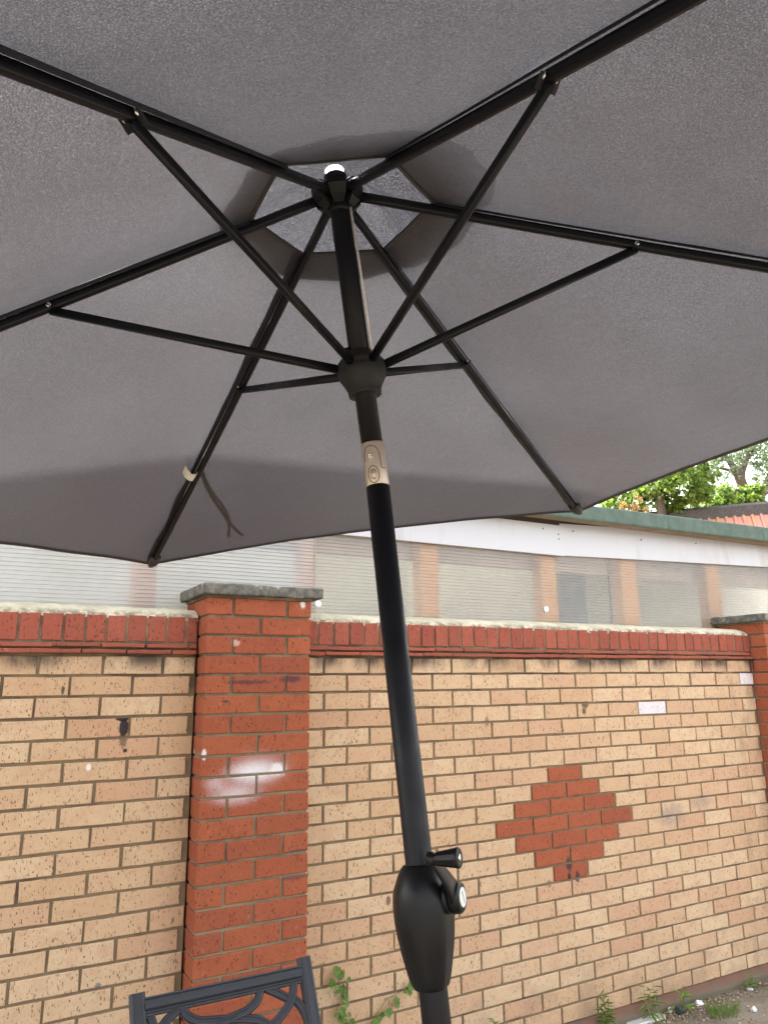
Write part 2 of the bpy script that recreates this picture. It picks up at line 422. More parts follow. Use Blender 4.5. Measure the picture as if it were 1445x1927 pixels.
# ------------------------------------------------------------------ walls and piers
PX0, PX1 = -.558, -.113         # near pier, faces in x
FX0, FX1 = 2.948, 3.393         # far pier
wl = empty('brick_wall', 'buff brick wall panel left of the near red pier, with a black tar drip', 'wall', (-1.6, 0, 0))
wr = empty('brick_wall', 'long buff brick wall panel with a red brick diamond between the two piers', 'wall', (1.4, 0, 0))
P7 = -1.14554
diamond = [(8, 1.2375, 1.4625), (9, 1.125, 1.575), (10, 1.0125, 1.6875), (11, .9, 1.8), (12, 1.0125, 1.6875), (13, 1.125, 1.575), (14, 1.2375, 1.4625)]
wall_panel(wl, -2.75, PX0-.006, P7, m_buff_l, cap_phase=-1.2244)
wall_panel(wr, PX1+.004, FX0-.004, 0.0, m_buff_r, red=diamond, white=[(4, 1.91, 2.14), (2, 2.8, 2.95)], cap_phase=-.0296)
for root, ox in ((wl, -1.6), (wr, 1.4)):
    for ch in root.children: ch.location.x -= ox

def pier(root, X0, X1, mat, mats_alt=None):
    W = X1 - X0; sB = (W-.010)/2; hd = .1025; D = .3275; y0 = -.11
    link('mortar', box_mesh('mortar', (X0+.0065, y0+.0068, .0), (X1-.0065, y0+D-.005, ZT+3*CH+.002)), m_mortar_p, root)
    for c in range(-2, 23):
        zc = ZT - CH*(c-.5)
        above = c <= 0
        A = (c % 2 == 0)
        lay = []
        if A:   # half bats at the corners, a whole brick between
            lay = [(X0, X0+hd, y0, y0+.215), (X0+hd+.01, X1-hd-.01, y0, y0+hd), (X1-hd, X1, y0, y0+.215)]
            if above: lay += [(X0, X0+.2175, y0+.225, y0+D), (X0+.2275, X1, y0+.225, y0+D)]
        else:
            lay = [(X0, X0+sB, y0, y0+hd), (X0+sB+.01, X1, y0, y0+hd)]
            if above: lay += [(X0, X0+hd, y0+.1125, y0+D), (X1-hd, X1, y0+.1125, y0+D), (X0+hd+.01, X1-hd-.01, y0+.225, y0+D)]
            else: lay += [(X0, X0+hd, y0+.1125, y0+.215)]
        for a, b, p, q in lay:
            put('brick', solid_brick(b-a, q-p, .0668, random.randrange(4)), mat, root, ((a+b)/2 + random.uniform(-.001, .001), (p+q)/2 + random.uniform(-.0012, .0012), zc + random.uniform(-.0008, .0008)))
    zt = ZT + 3*CH + .006
    # concrete coping slab, worn edges
    bm = bmesh.new(); add_box(bm, (X0-.028, y0-.032, zt), (X1+.047, y0+D+.025, zt+.046), .007, 2)
    bmesh.ops.subdivide_edges(bm, edges=[e for e in bm.edges if e.calc_length() > .1], cuts=12, use_grid_fill=True)
    for v in bm.verts:
        v.co += V((noise.noise(v.co*18), noise.noise(v.co*18+V((9, 0, 0))), noise.noise(v.co*18+V((0, 7, 0)))))*.0035
    link('coping_stone', bm_mesh('coping_stone', bm), m_coping, root)
    # rough bed of mortar under the slab
    link('bed_joint', box_mesh('bed_joint', (X0-.003, y0-.004, ZT+3*CH-.004), (X1+.003, y0+D, zt+.002)), m_mortar_p, root)
p1 = empty('brick_pier', 'red brick pier behind the chair, with white spray paint on its face', 'pier', (-.335, 0, 0), 'red brick piers of the yard wall')
pier(p1, PX0, PX1, m_red_p)
p2 = empty('brick_pier', 'far red brick pier at the right end of the wall with the diamond', 'pier', (3.17, 0, 0), 'red brick piers of the yard wall')
pier(p2, FX0, FX1, m_red)
for root, ox in ((p1, -.335), (p2, 3.17)):
    for ch in root.children: ch.location.x -= ox

# ------------------------------------------------------------------ lean-to behind the wall
def poly_mat(name, milky, tint=(1, 1, 1)):
    t = NT(name); p = t.pos()
    dirt = t.ramp(t.noise(p, 4, 6, .7), .40, .75)
    streak = t.ramp(t.noise(t.mapping(p, (.6, 1, 7)), 3, 5, .7), .62, .76)
    dcol = t.mix(dirt, (.76, .77, .79), (.64, .63, .60))
    dcol = t.mix(t.math('MULTIPLY', streak, .6), dcol, (.8, .8, .8))
    dcol = t.mix(1.0, dcol, tint, 'MULTIPLY')
    refr = t.n('ShaderNodeBsdfRefraction'); refr.inputs['Color'].default_value = (.90, .91, .90, 1); refr.inputs['Roughness'].default_value = .085; refr.inputs['IOR'].default_value = 1.02
    tl = t.n('ShaderNodeBsdfTranslucent'); t.set(tl.inputs[0], dcol)
    df = t.bsdf(dcol, .35, spec=.5)
    a = t.mixsh(.40, df, tl.outputs[0])
    b = t.mixsh(t.math('ADD', 1-milky, t.math('MULTIPLY', dirt, -.12)), a, refr.outputs[0])
    gl = t.n('ShaderNodeBsdfGlossy'); gl.inputs['Roughness'].default_value = .16
    lw = t.n('ShaderNodeLayerWeight'); lw.inputs[0].default_value = .25
    c = t.mixsh(t.math('MULTIPLY', lw.outputs['Fresnel'], .9), b, gl.outputs[0])
    return t.done(c)
m_poly = poly_mat('twinwall_polycarbonate', .30)
m_poly_w = poly_mat('twinwall_polycarbonate_milky_sky_tint', .50, (.90, .95, 1.04))  # milkier sheet, with the bluish sky reflection put into its tint
def wood_mat():
    t = NT('orange_softwood'); p = t.pos()
    g = t.noise(t.mapping(p, (14, 14, .8)), 6, 4, .6)
    col = t.mix(t.ramp(g, .35, .7), (.58, .25, .06), (.66, .36, .11))
    return t.done(t.bsdf(col, .7))
m_wood = wood_mat()
def plain(name, col, rough=.6, metal=0.0, ns=40, var=.25, bump=.15, spec=.5, bd=.001):
    t = NT(name); p = t.obj()
    c = t.mix(t.ramp(t.noise(p, ns, 4, .6), .35, .7, 0, var), col, tuple(x*.55 for x in col))
    return t.done(t.bsdf(c, rough, t.bump(t.noise(p, ns*6, 3, .6), bump, bd), metal, spec))
def upvc_mat():
    t = NT('white_fascia_board'); p = t.pos()
    c = t.mix(t.ramp(t.noise(t.mapping(p, (1, 1, .25)), 7, 5, .7), .52, .78, 0, .5), (.46, .46, .485), (.29, .27, .25))
    sep = t.n('ShaderNodeSeparateXYZ'); t.l(p, sep.inputs[0])
    st = t.math('MULTIPLY', t.ramp(sep.outputs[0], 2.2, 3.6), t.ramp(t.noise(t.mapping(p, (1, 1, .2)), 9, 5, .7), .42, .7))
    c = t.mix(t.math('MULTIPLY', st, .55), c, (.33, .29, .25))
    return t.done(t.bsdf(c, .38, t.bump(t.noise(p, 3, 2), .2, .01), spec=.5))
m_fascia = upvc_mat()
def felt_mat():
    t = NT('green_mineral_felt'); p = t.pos()
    c = t.mix(t.ramp(t.noise(p, 16, 5, .7), .36, .66), (.070, .105, .086), (.105, .145, .12))
    c = t.mix(t.ramp(t.noise(p, 420, 3, .7), .42, .66, 0, .6), c, (.17, .205, .18))
    c = t.mix(t.ramp(t.noise(p, 5, 5, .7), .58, .76, 0, .6), c, (.065, .085, .065))
    return t.done(t.bsdf(c, .95, t.bump(t.noise(p, 500, 3, .7), .9, .002), spec=.2))
m_felt = felt_mat()
m_inner = plain('painted_inner_wall', (.70, .67, .55), .8, ns=3, var=.35)
m_upvc = plain('white_upvc', (.74, .73, .70), .4, ns=6, var=.1)
m_screw = plain('white_plastic_cap', (.78, .78, .78), .35, var=.05)
def glass_mat():
    t = NT('dark_window_glass'); return t.done(t.bsdf((.17, .18, .175), .3, spec=.5))
m_glass = glass_mat()

YS = .25
def roof_mat():
    t = NT('roof_made_translucent'); tl = t.n('ShaderNodeBsdfTranslucent'); tl.inputs[0].default_value = (.92, .90, .84, 1)
    return t.done(t.mixsh(.92, t.bsdf((.6, .6, .58), .4), tl.outputs[0]))
m_roof = roof_mat()
lt = empty('lean_to', 'lean-to shed with clear ribbed plastic sheeting and white fascia behind the brick wall', 'shed', (1.0, .6, 0))
def ltp(name, mesh, mat, label=None):
    o = link(name, mesh, mat, lt); o.location = (-1.0, -.6, 0)
    if label: o['label'] = label
    return o
def flute_sheet(x0, x1, z0, z1, dp=-.0036):
    # twin-wall sheet: two skins with a raised flute wall every 17 mm
    prof = []; z = z0; P = .0172
    while z < z1:
        prof += [(0.0, z), (0.0, z+P*.56), (dp, z+P*.64), (dp, z+P*.90)]
        z += P
    n = len(prof); vs = []; fs = []
    xs = np.linspace(x0, x1, 24)
    for x in xs:
        for y, zz in prof: vs.append((x, YS + y + .004*noise.noise(V((x*1.4, 0, zz*2))), zz))
    for i in range(len(xs)-1):
        for j in range(n-1): fs.append((i*n+j, (i+1)*n+j, (i+1)*n+j+1, i*n+j+1))
    return mesh_of('plastic_sheet', vs, fs)
ltp('plastic_sheet', flute_sheet(-3.2, .059, 1.90, 2.52, -.0052), m_poly_w)
ltp('plastic_sheet', flute_sheet(.062, 2.02, 1.90, 2.52), m_poly)
ltp('plastic_sheet', flute_sheet(2.024, 4.6, 1.90, 2.52), m_poly)
ltp('joint_strip', box_mesh('joint_strip', (.057, YS-.0055, 1.9), (.0635, YS-.0035, 2.5)), plain('joint_tape', (.30, .27, .22), .6))
for x0, x1 in ((-2.02, -1.92), (-.784, -.682), (-.01, .075), (.675, .793), (1.499, 1.622), (2.148, 2.289), (2.952, 3.09), (3.8, 3.9)):
    ltp('timber_post', box_mesh('timber_post', (x0, YS+.016, 1.2), (x1-.004, YS+.10, 2.60), .004), m_wood)
m_plate = plain('pale_planed_timber', (.52, .40, .30), .75, ns=8, var=.35)
ltp('wall_plate', box_mesh('wall_plate', (-3.2, YS+.104, 2.275), (4.6, YS+.15, 2.53)), m_plate)
ltp('gap_shade_board', box_mesh('gap_shade_board', (-3.2, YS-.0045, 2.535), (4.6, YS+.012, 2.608)), plain('gap_shade_dark', (.05, .04, .032), .9))  # added dark strip in place of the shaded gap above the fascia
for (x, z) in ((.078, 2.001), (1.507, 2.029)):
    bm = bmesh.new(); add_lathe(bm, (x, YS-.001, z), (0, -1, 0), (1, 0, 0), [(0, .0165), (.003, .0175), (.007, .0150), (.0095, .010), (.0105, .0035)], 20)
    ltp('screw_cap', bm_mesh('screw_cap', bm, True), m_screw)
# white fascia: two overlapping boards, the right one hung a little high and crooked
def board(name, pts_lo, pts_hi, y, th, mat, n=24):
    bm = bmesh.new(); rings = []
    for i in range(n+1):
        f = i/n*(len(pts_lo)-1); k = min(int(f), len(pts_lo)-2); u = f-k
        lo = V(pts_lo[k]).lerp(V(pts_lo[k+1]), u); hi = V(pts_hi[k]).lerp(V(pts_hi[k+1]), u)
        w = .003*noise.noise(V((lo.x*1.7, 2.2, 0)))
        rings.append([(lo.x, y-.004+w, lo.y), (lo.x, y-.0045+w, lo.y+.006), (hi.x, y+w, hi.y), (hi.x, y+w+th, hi.y), (lo.x, y+w+th, lo.y)])
    add_loft(bm, rings); return bm_mesh(name, bm)
yF = YS - .016
ltp('fascia_board', board('fascia_board', [(-3.2, 2.349), (.3, 2.349), (1.648, 2.346)], [(-3.2, 2.53), (.3, 2.53), (1.648, 2.53)], yF-.009, .008, m_fascia), m_fascia)
ltp('fascia_board', board('fascia_board', [(1.640, 2.351), (2.52, 2.378), (3.6, 2.408), (4.6, 2.43)], [(1.640, 2.545), (2.52, 2.58), (3.6, 2.612), (4.6, 2.63)], yF, .008, m_fascia), m_fascia)
m_hole = plain('rusty_screw', (.06, .045, .04), .7)
for x, z in ((1.50, 2.50), (1.615, 2.475), (1.617, 2.447), (1.735, 2.505), (2.31, 2.50), (2.83, 2.52)):
    bm = bmesh.new(); add_lathe(bm, (x, yF-.0095, z), (0, -1, 0), (1, 0, 0), [(0, .0052), (.002, .0048), (.003, .003)], 10)
    ltp('screw', bm_mesh('screw', bm), m_hole)
# roof edge: felted drip board in lengths, soffit board under it
yG = .11
for a, b in ((-3.2, -1.6), (-1.597, .2), (.203, 1.40), (1.403, 2.434), (2.437, 3.39), (3.393, 4.6)):
    bm = bmesh.new(); rings = []
    for i in range(13):
        x = a + (b-a)*i/12; w = .003*noise.noise(V((x*3, 1, 0))); zl = 2.549 + (x-1.7)*.0065; zh = 2.644 + (x-1.7)*.0125
        rings.append([(x, yG+w, zl), (x, yG-.006+w, zl+.01), (x, yG-.002+w, zh-.008), (x, yG+.008+w, zh), (x, yG+.11, zh+.012), (x, yG+.11, zh-.02), (x, yG+.022, zl+.004)])
    add_loft(bm, rings)
    ltp('felt_edging', bm_mesh('felt_edging', bm), m_felt)
m_soffit = plain('brown_soffit_board', (.30, .21, .13), .85, ns=12, var=.6)
ltp('soffit_board', box_mesh('soffit_board', (-3.2, yG+.024, 2.556), (4.6, yG+.105, 2.572)), m_soffit)
ltp('roof_deck', box_mesh('roof_deck', (-3.2, yG+.112, 2.612), (2.30, 1.985, 2.63)), m_roof)  # unseen roof, made translucent to let daylight into the shed
ltp('roof_deck', box_mesh('roof_deck', (2.304, yG+.112, 2.612), (4.6, 1.985, 2.632)), m_felt)  # opaque length of the unseen roof, split off to keep the sun out
# the two-storey house the lean-to is built against; its back wall is the far wall inside the shed
bh = empty('brick_house', 'two storey house behind the lean-to, mostly hidden by the umbrella', 'house', (-1.45, 1.70, -.12))
bh.rotation_euler.z = math.radians(-9.5)
def bhp(name, mesh, mat):
    return link(name, mesh, mat, bh)
bhp('house_wall', box_mesh('house_wall', (-7.5, .29, .1), (3.95, 5.8, 4.86)), m_inner)
bm = bmesh.new()
add_loft(bm, [[V((x, 0, 4.92)), V((x, 0, 5.02)), V((x, 3.05, 6.9)), V((x, 6.1, 5.02)), V((x, 6.1, 4.92)), V((x, 3.05, 6.78))] for x in (-7.7, 4.08)])
bhp('roof', bm_mesh('roof', bm), plain('house_roof_tiles', (.10, .06, .045), .9, ns=10))
bhp('gutter', box_mesh('gutter', (-7.7, -.12, 4.90), (4.08, -.005, 5.0), .02, 2), plain('grey_gutter', (.05, .05, .052), .5))
# inside the shed: a painted partition with a window
ltp('inner_partition', box_mesh('inner_partition', (1.15, 1.16, 0), (6.0, 1.22, 2.60)), m_inner)
ltp('inner_window', box_mesh('inner_window', (2.33, 1.14, 2.02), (2.66, 1.158, 2.50)), m_glass)
for lo, hi in (((2.29, 1.125, 1.98), (2.33, 1.158, 2.55)), ((2.66, 1.125, 1.98), (2.68, 1.158, 2.55)), ((2.93, 1.125, 1.6), (2.98, 1.158, 2.55)), ((2.33, 1.127, 1.98), (2.66, 1.158, 2.02))):
    ltp('window_bar', box_mesh('window_bar', lo, hi), m_upvc)

# ------------------------------------------------------------------ umbrella
C0 = V((-.851571, -1.925347, 2.525090)); AX = V((-.1261518, .0278331, .9916204)).normalized()
RD = [V(v) for v in ((-.7390246, -.5359176, -.4082093), (.0605576, -.9518454, -.3005380), (.8655527, -.4636966, -.1892197), (.8434589, .4888282, -.2227645), (-.0098420, .9415865, -.3366273), (-.8083575, .4243381, -.4080383))]
RA, RL = .5622564, 1.5042719
HOLE = (.1352, .1234, .1220, .1165, .1089, .1130)
TOCAM = (CAM_POS - C0); TOCAM = (TOCAM - TOCAM.dot(AX)*AX).normalized()
um = empty('patio_umbrella', 'large grey tilting patio umbrella with black pole and crank, open above the yard', 'umbrella', (-.7087, -2.1958, 0))
def ump(name, mesh, mat, parent=None, label=None):
    o = link(name, mesh, mat, um if parent is None else parent)
    if parent is None: o.location = (.7087, 2.1958, 0)
    if label: o['label'] = label
    return o
def fabric_mat(name, col, trans, tcol, sp=2.6, lo=.74):
    t = NT(name); p = t.pos()
    big = t.noise(p, 3.0, 5, .6)
    g1 = t.noise(p, 560, 3, .6); g2 = t.noise(t.mapping(p, (1, .4, 1), (0, 0, .5)), 700, 2, .6)
    grain = t.math('ADD', t.math('MULTIPLY', g1, .55), t.math('MULTIPLY', g2, .45))
    spark = t.ramp(grain, .45, .70)
    c = t.mix(t.ramp(grain, .36, .62), tuple(x*.82 for x in col), tuple(x*1.2 for x in col))
    nb = t.bump(grain, .3, .0008)
    nb = t.bump(t.noise(t.mapping(p, (1, .5, 1), (0, 0, .7)), 42, 4, .6, dist=.6), .3, .004, nb)
    pr = t.bsdf(c, .42, nb, spec=.55)
    tl = t.n('ShaderNodeBsdfTranslucent'); t.set(tl.inputs[0], t.mix(spark, tuple(x*lo for x in tcol), tuple(min(1, x*sp) for x in tcol)))
    f = t.math('MULTIPLY', t.ramp(big, .3, .7, .90, 1.10), trans)
    return t.done(t.mixsh(f, pr, tl.outputs[0]))
m_fab = fabric_mat('grey_canopy_fabric', (.0475, .0455, .0495), .22, (.086, .083, .090))
m_fab2 = fabric_mat('grey_vent_fabric', (.036, .035, .040), .30, (.052, .051, .057), 4.5, .45)
m_bind = plain('dark_seam_binding', (.020, .020, .026), .55, ns=300, var=.4, bump=.6)
def metal_paint(name, col, rough=.38):
    t = NT(name); p = t.obj()
    c = t.mix(t.ramp(t.noise(p, 60, 6, .75), .55, .8, 0, .35), col, tuple(min(1, x*2.2+.01) for x in col))
    c = t.mix(t.ramp(t.noise(t.mapping(p, (1, 1, .3)), 210, 3, .6), .70, .78, 0, .5), c, (.05, .047, .042))
    r = t.ramp(t.noise(p, 25, 4, .6), .3, .7, rough-.05, rough+.12)
    return t.done(t.bsdf(c, r, t.bump(t.noise(p, 900, 2), .12, .0004), spec=.22))
m_blk = metal_paint('black_powder_coat', (.0045, .0046, .0068), .38)
m_rib = metal_paint('black_rib_steel', (.0060, .0064, .0090), .34)
m_plast = metal_paint('black_plastic', (.0040, .0040, .0048), .36)
m_dkp = metal_paint('charcoal_plastic', (.018, .0175, .017), .5)
m_alu = plain('champagne_aluminium', (.52, .45, .38), .36, metal=.55, ns=30, var=.12, bump=.05)
m_chrome = plain('steel_rivet', (.66, .64, .60), .25, metal=1.0, var=.1, bump=.02)
m_tag = plain('white_care_tag', (.72, .68, .60), .7, var=.1)
m_cord = plain('white_pull_cord', (.80, .78, .74), .8, ns=300, var=.5, bump=.6)

m_hem = plain('grey_stitched_hem', (.046, .043, .045), .7, ns=300, var=.5, bump=.6)
TOPO = .013      # the cloth lies this far above the rib axis
def seam(i, s): return C0 + RD[i % 6]*(RL*s) + AX*TOPO
def canopy_point(i, s, t):
    sc_ = 1 - .034*4*t*(1-t)*s*s
    p = seam(i, s*sc_).lerp(seam(i+1, s*sc_), t)
    w = 4*t*(1-t)
    p = p - AX*(.016*w*math.sin(math.pi*min(1, s))*s)
    p += AX*(.0035*noise.noise(V((p.x*5, p.y*5, i*3.3))) + .0016*noise.noise(V((p.x*17, p.y*17, i)))*w)
    return p
NS, NT_ = 34, 22
for i in range(6):
    vs = []; fs = []
    for a in range(NS+1):
        for b in range(NT_+1):
            t = b/NT_; s0 = HOLE[i]*(1-t) + HOLE[(i+1) % 6]*t
            s = s0 + (1.012-s0)*a/NS
            vs.append(canopy_point(i, s, t))
    W_ = NT_+1
    for a in range(NS):
        for b in range(NT_): fs.append((a*W_+b, a*W_+b+1, (a+1)*W_+b+1, (a+1)*W_+b))
    pn = ump('canopy_panel', mesh_of('canopy_panel', vs, fs, True), m_fab)
    # doubled hems: outer edge and round the vent opening
    for nm, s_in, s_out in (('hem', 1.002, 1.014), ('vent_hem', None, None)):
        vs = []; fs = []
        for b in range(NT_+1):
            t = b/NT_; s0 = HOLE[i]*(1-t) + HOLE[(i+1) % 6]*t
            sa, sb = (s_in, s_out) if s_in else (s0-.0008, s0+.0055)
            for s in (sa, sb):
                vs.append(canopy_point(i, s, t) - AX*.0022)
            vs.append(canopy_point(i, sb if s_in else sa, t) + AX*.0022)
        for b in range(NT_): 
            fs.append((b*3, b*3+1, b*3+4, b*3+3))
            k = 1 if s_in else 0
            fs.append((b*3+k, b*3+2, b*3+5, b*3+3+k))
        o = link(nm, mesh_of(nm, vs, fs, True), m_hem, pn)
    # seam allowance hanging beside the rib, on the side of the eye
    side = AX.cross(RD[i]).normalized()
    if side.dot(CAM_POS - (C0+RD[i]*.7)) < 0: side = -side
    vs = []; fs = []; n = 60
    for k in range(n+1):
        s = HOLE[i]+.004 + (.975-HOLE[i])*k/n
        q = .5 + .5*noise.noise(V((s*7, i*2.7, 0)))
        base = seam(i, s)
        vs.append(base + side*.003 - AX*.001)
        wd = (1.0, .55, .55, .4, .4, .8)[i]
        vs.append(base + side*(.003+(.008+.008*q)*wd) - AX*(.006+.006*q)*wd)
        vs.append(base + side*(.003+(.006+.011*q)*wd) - AX*(.012+.012*q)*wd)
    for k in range(n):
        for j in range(2): fs.append((k*3+j, k*3+j+1, k*3+j+4, k*3+j+3))
    ump('seam_binding', mesh_of('seam_binding', vs, fs, True), m_bind)

# the cloth is doubled along each seam: a soft allowance folded to one side
for i, w0 in ((1, .016), (2, .016), (3, .024), (4, .026), (5, .016)):
    side = AX.cross(RD[i]).normalized()
    tt = 1.0 if i in (3, 4) else -1.0        # which neighbouring panel it lies on
    vs = []; fs = []; n = 70
    for k in range(n+1):
        s = HOLE[i] + .004 + (.985-HOLE[i])*k/n
        w = w0*(1 + .35*noise.noise(V((s*9, i*1.7, 3)))) / (RL*s)
        for m_ in (.06, .5, 1.0):
            p_ = canopy_point(i, s, w*m_) if tt > 0 else canopy_point((i-1) % 6, s, 1-w*m_)
            vs.append(p_ - AX*(.0018+.002*m_))
    for k in range(n):
        for j in range(2): fs.append((k*3+j, k*3+j+1, k*3+j+4, k*3+j+3))
    ump('seam_allowance', mesh_of('seam_allowance', vs, fs, True), m_fab)

# vent cap above the opening
vs = []; fs = []; NR, NA = 16, 96
for a in range(NR+1):
    f = a/NR
    for b in range(NA):
        an = 2*math.pi*b/NA; k6 = an/(math.pi/3); i = int(k6) % 6; t = k6-int(k6)
        rim = (RD[i].lerp(RD[(i+1) % 6], t)); rim = rim - rim.dot(AX)*AX
        rr = rim.length; dirv = rim.normalized()
        R1 = .238*(.25*rr/.92+.75) + .004*noise.noise(V((dirv.x*3, dirv.y*3, 4)))
        r = .0178 + (R1-.0178)*f
        lift = sum(math.exp(-((((an - math.radians(60*w_) + math.pi) % (2*math.pi)) - math.pi)/.16)**2) for w_ in (4.55, 5.45))
        h = .047 - .081*f + .012*math.sin(f*math.pi) + .034*lift*f*f
        wr_ = noise.noise(V((dirv.x*r*22, dirv.y*r*22, 2)))*.008*f + noise.noise(V((dirv.x*4, dirv.y*4, r*30)))*.006*f + .012*math.sin(an*7+3*noise.noise(V((dirv.x*3, dirv.y*3, 1))))*f*(1-f)*2
        vs.append(C0 + dirv*r + AX*(h + wr_))
for a in range(NR):
    for b in range(NA): fs.append((a*NA+b, a*NA+(b+1) % NA, (a+1)*NA+(b+1) % NA, (a+1)*NA+b))
ump('vent_cap', mesh_of('vent_cap', vs, fs, True), m_fab2)

# ribs, struts, rivets, tip pockets
HR = .37 ; RUN = C0 - AX*.3653
for i in range(6):
    d = RD[i]; side = AX.cross(d).normalized(); nrm = d.cross(side).normalized()
    if nrm.dot(AX) < 0: nrm = -nrm
    p0 = C0 + d*.030; p1_ = C0 + d*(RL*.992)
    bm = bmesh.new(); add_tube(bm, [p0.lerp(p1_, k/24) - AX*.006*math.sin(math.pi*k/24) for k in range(25)], .0088, 14, True, .80, 1.05, up=AX, sup=.65)
    rb = ump('rib', bm_mesh('rib', bm, True), m_rib)
    J = C0 + d*RA - AX*.006
    out = (d - d.dot(AX)*AX).normalized()
    S0 = RUN + out*.034 + AX*.012
    bm = bmesh.new(); add_tube(bm, [S0, J - AX*.008], .0080, 12, True, .74, 1.0, up=side.cross(J-S0), sup=.7)
    ump('strut', bm_mesh('strut', bm, True), m_rib)
    # fork and rivets where strut meets rib
    bm = bmesh.new()
    for sg in (-1, 1):
        add_tube(bm, [J - AX*.016 + side*sg*.0088 - d*.012, J + AX*.002 + side*sg*.0088 + d*.004], .0085, 10, True, .14, 1.0, up=side)
    link('bracket', bm_mesh('bracket', bm), m_rib, rb)
    for sg in (-1, 1):
        bm = bmesh.new(); add_lathe(bm, J + side*sg*.0095 - AX*.001, side*sg, AX, [(0, .0052), (.0018, .0048), (.0030, .0025)], 14)
        link('rivet', bm_mesh('rivet', bm, True), m_chrome, rb)
    # stitched pocket over the rib end
    T = C0 + d*RL
    bm = bmesh.new(); add_tube(bm, [T - d*.055 + AX*.001, T - d*.02 - AX*.002, T + d*.006], [.016, .0145, .008], 12, True, 1.2, .75, up=AX, sup=.8)
    ump('tip_pocket', bm_mesh('tip_pocket', bm, True), m_fab)
# white care tag looped round the far rib and the loose tie straps lying on the cloth outside
d = RD[4]; sd = AX.cross(d).normalized()
if sd.dot(CR) > 0: sd = -sd
tp = C0 + d*(RL*.622)
bm = bmesh.new(); vsr = []
for k, (a, b) in enumerate([(.006, -.010), (.014, -.020), (.026, -.020), (.036, -.008), (.041, .004)]):
    vsr.append([tp + sd*a + AX*b - d*.016, tp + sd*a + AX*b + d*(.016 + .004*(k % 2))])
q = [[bm.verts.new(x) for x in r] for r in vsr]
for k in range(4): bm.faces.new((q[k][0], q[k+1][0], q[k+1][1], q[k][1]))
ump('care_tag', bm_mesh('care_tag', bm), m_tag)
def strap(pts, w):
    pp = catmull(pts, 8); vs = []; fs = []
    for k, (s, t) in enumerate([(p[0], p[1]) for p in pp]):
        c = canopy_point(3, s, t); c2 = canopy_point(3, s+.01, t+.0) - c
        tang = (canopy_point(3, pp[min(k+1, len(pp)-1)][0], pp[min(k+1, len(pp)-1)][1]) - canopy_point(3, pp[max(k-1, 0)][0], pp[max(k-1, 0)][1])).normalized()
        sdv = tang.cross(AX).normalized()
        vs += [c + AX*.003 + sdv*w, c + AX*.003 - sdv*w]
    for k in range(len(pp)-1): fs.append((k*2, k*2+1, k*2+3, k*2+2))
    return mesh_of('tie_strap', vs, fs)
m_strap = plain('opaque_tie_strap', (.05, .045, .05), .8)
ump('tie_strap', strap([(.631, .989, 0), (.724, .931, 0), (.806, .878, 0), (.875, .841, 0), (.944, .80, 0)], .005), m_strap)
ump('tie_strap', strap([(.645, .978, 0), (.726, .922, 0), (.789, .878, 0), (.857, .847, 0), (.941, .835, 0)], .0045), m_strap)

# hub
bm = bmesh.new()
add_lathe(bm, C0 - AX*.045, AX, TOCAM, [(0, .0215), (.006, .0225), (.03, .0225), (.034, .030), (.038, .033), (.050, .033), (.056, .027), (.060, .022), (.078, .022), (.080, .020)], 36)
hub = ump('hub', bm_mesh('hub', bm, True), m_plast)
for i in range(6):
    m1 = (RD[i] + RD[(i+1) % 6]); m1 = (m1 - m1.dot(AX)*AX).normalized(); s1 = AX.cross(m1)
    bm = bmesh.new()
    add_loft(bm, [[C0 + AX*h + m1*r + s1*w for w, r in ((-w_, .022), (w_, .022), (w_*1.15, r_), (-w_*1.15, r_))] for h, w_, r_ in ((-.036, .007, .026), (-.026, .012, .038), (-.008, .015, .046), (.006, .015, .046), (.010, .012, .040))])
    link('lug', bm_mesh('lug', bm), m_plast, hub)
# upper pole
CT, CB = .4947, .5747
bm = bmesh.new(); add_lathe(bm, C0 - AX*CT, AX, TOCAM, [(0, .0190), (CT-.03, .0188), (CT-.028, .0188)], 40)
ump('upper_pole', bm_mesh('upper_pole', bm, True), m_blk)
# little stop pin and pull cord
rgt = AX.cross(-TOCAM).normalized()
if rgt.dot(CR) < 0: rgt = -rgt
bm = bmesh.new(); add_lathe(bm, C0 - AX*.318 - rgt*.0165 + TOCAM*.008, -rgt, AX, [(0, .0045), (.008, .0045), (.010, .002)], 12)
ump('stop_pin', bm_mesh('stop_pin', bm, True), m_plast)
bm = bmesh.new(); add_tube(bm, [C0 - AX*.040 + rgt*.0205 + TOCAM*.010, C0 - AX*.2 + rgt*.0225 + TOCAM*.008, C0 - AX*.345 + rgt*.0225 + TOCAM*.006], .0024, 8)
ump('pull_cord', bm_mesh('pull_cord', bm, True), m_cord)
# runner
bm = bmesh.new()
add_lathe(bm, RUN - AX*.036, AX, TOCAM, [(-.004, .0200), (-.004, .0290), (.000, .0298), (.006, .0300), (.016, .0345), (.028, .0415), (.040, .0438), (.047, .0428), (.050, .0370), (.051, .0285), (.053, .0235), (.078, .0232), (.080, .0205)], 48)
run = ump('runner', bm_mesh('runner', bm, True), m_dkp)
for i in range(6):
    m1 = (RD[i] + RD[(i+1) % 6]); m1 = (m1 - m1.dot(AX)*AX).normalized(); s1 = AX.cross(m1)
    bm = bmesh.new()
    add_loft(bm, [[RUN + AX*h + m1*(.022) - s1*w_, RUN + AX*h + m1*.022 + s1*w_, RUN + AX*h + m1*r_ + s1*w_, RUN + AX*h + m1*r_ - s1*w_] for h, w_, r_ in ((.008, .013, .041), (.020, .013, .041), (.028, .010, .036))])
    link('lug', bm_mesh('lug', bm), m_dkp, run)
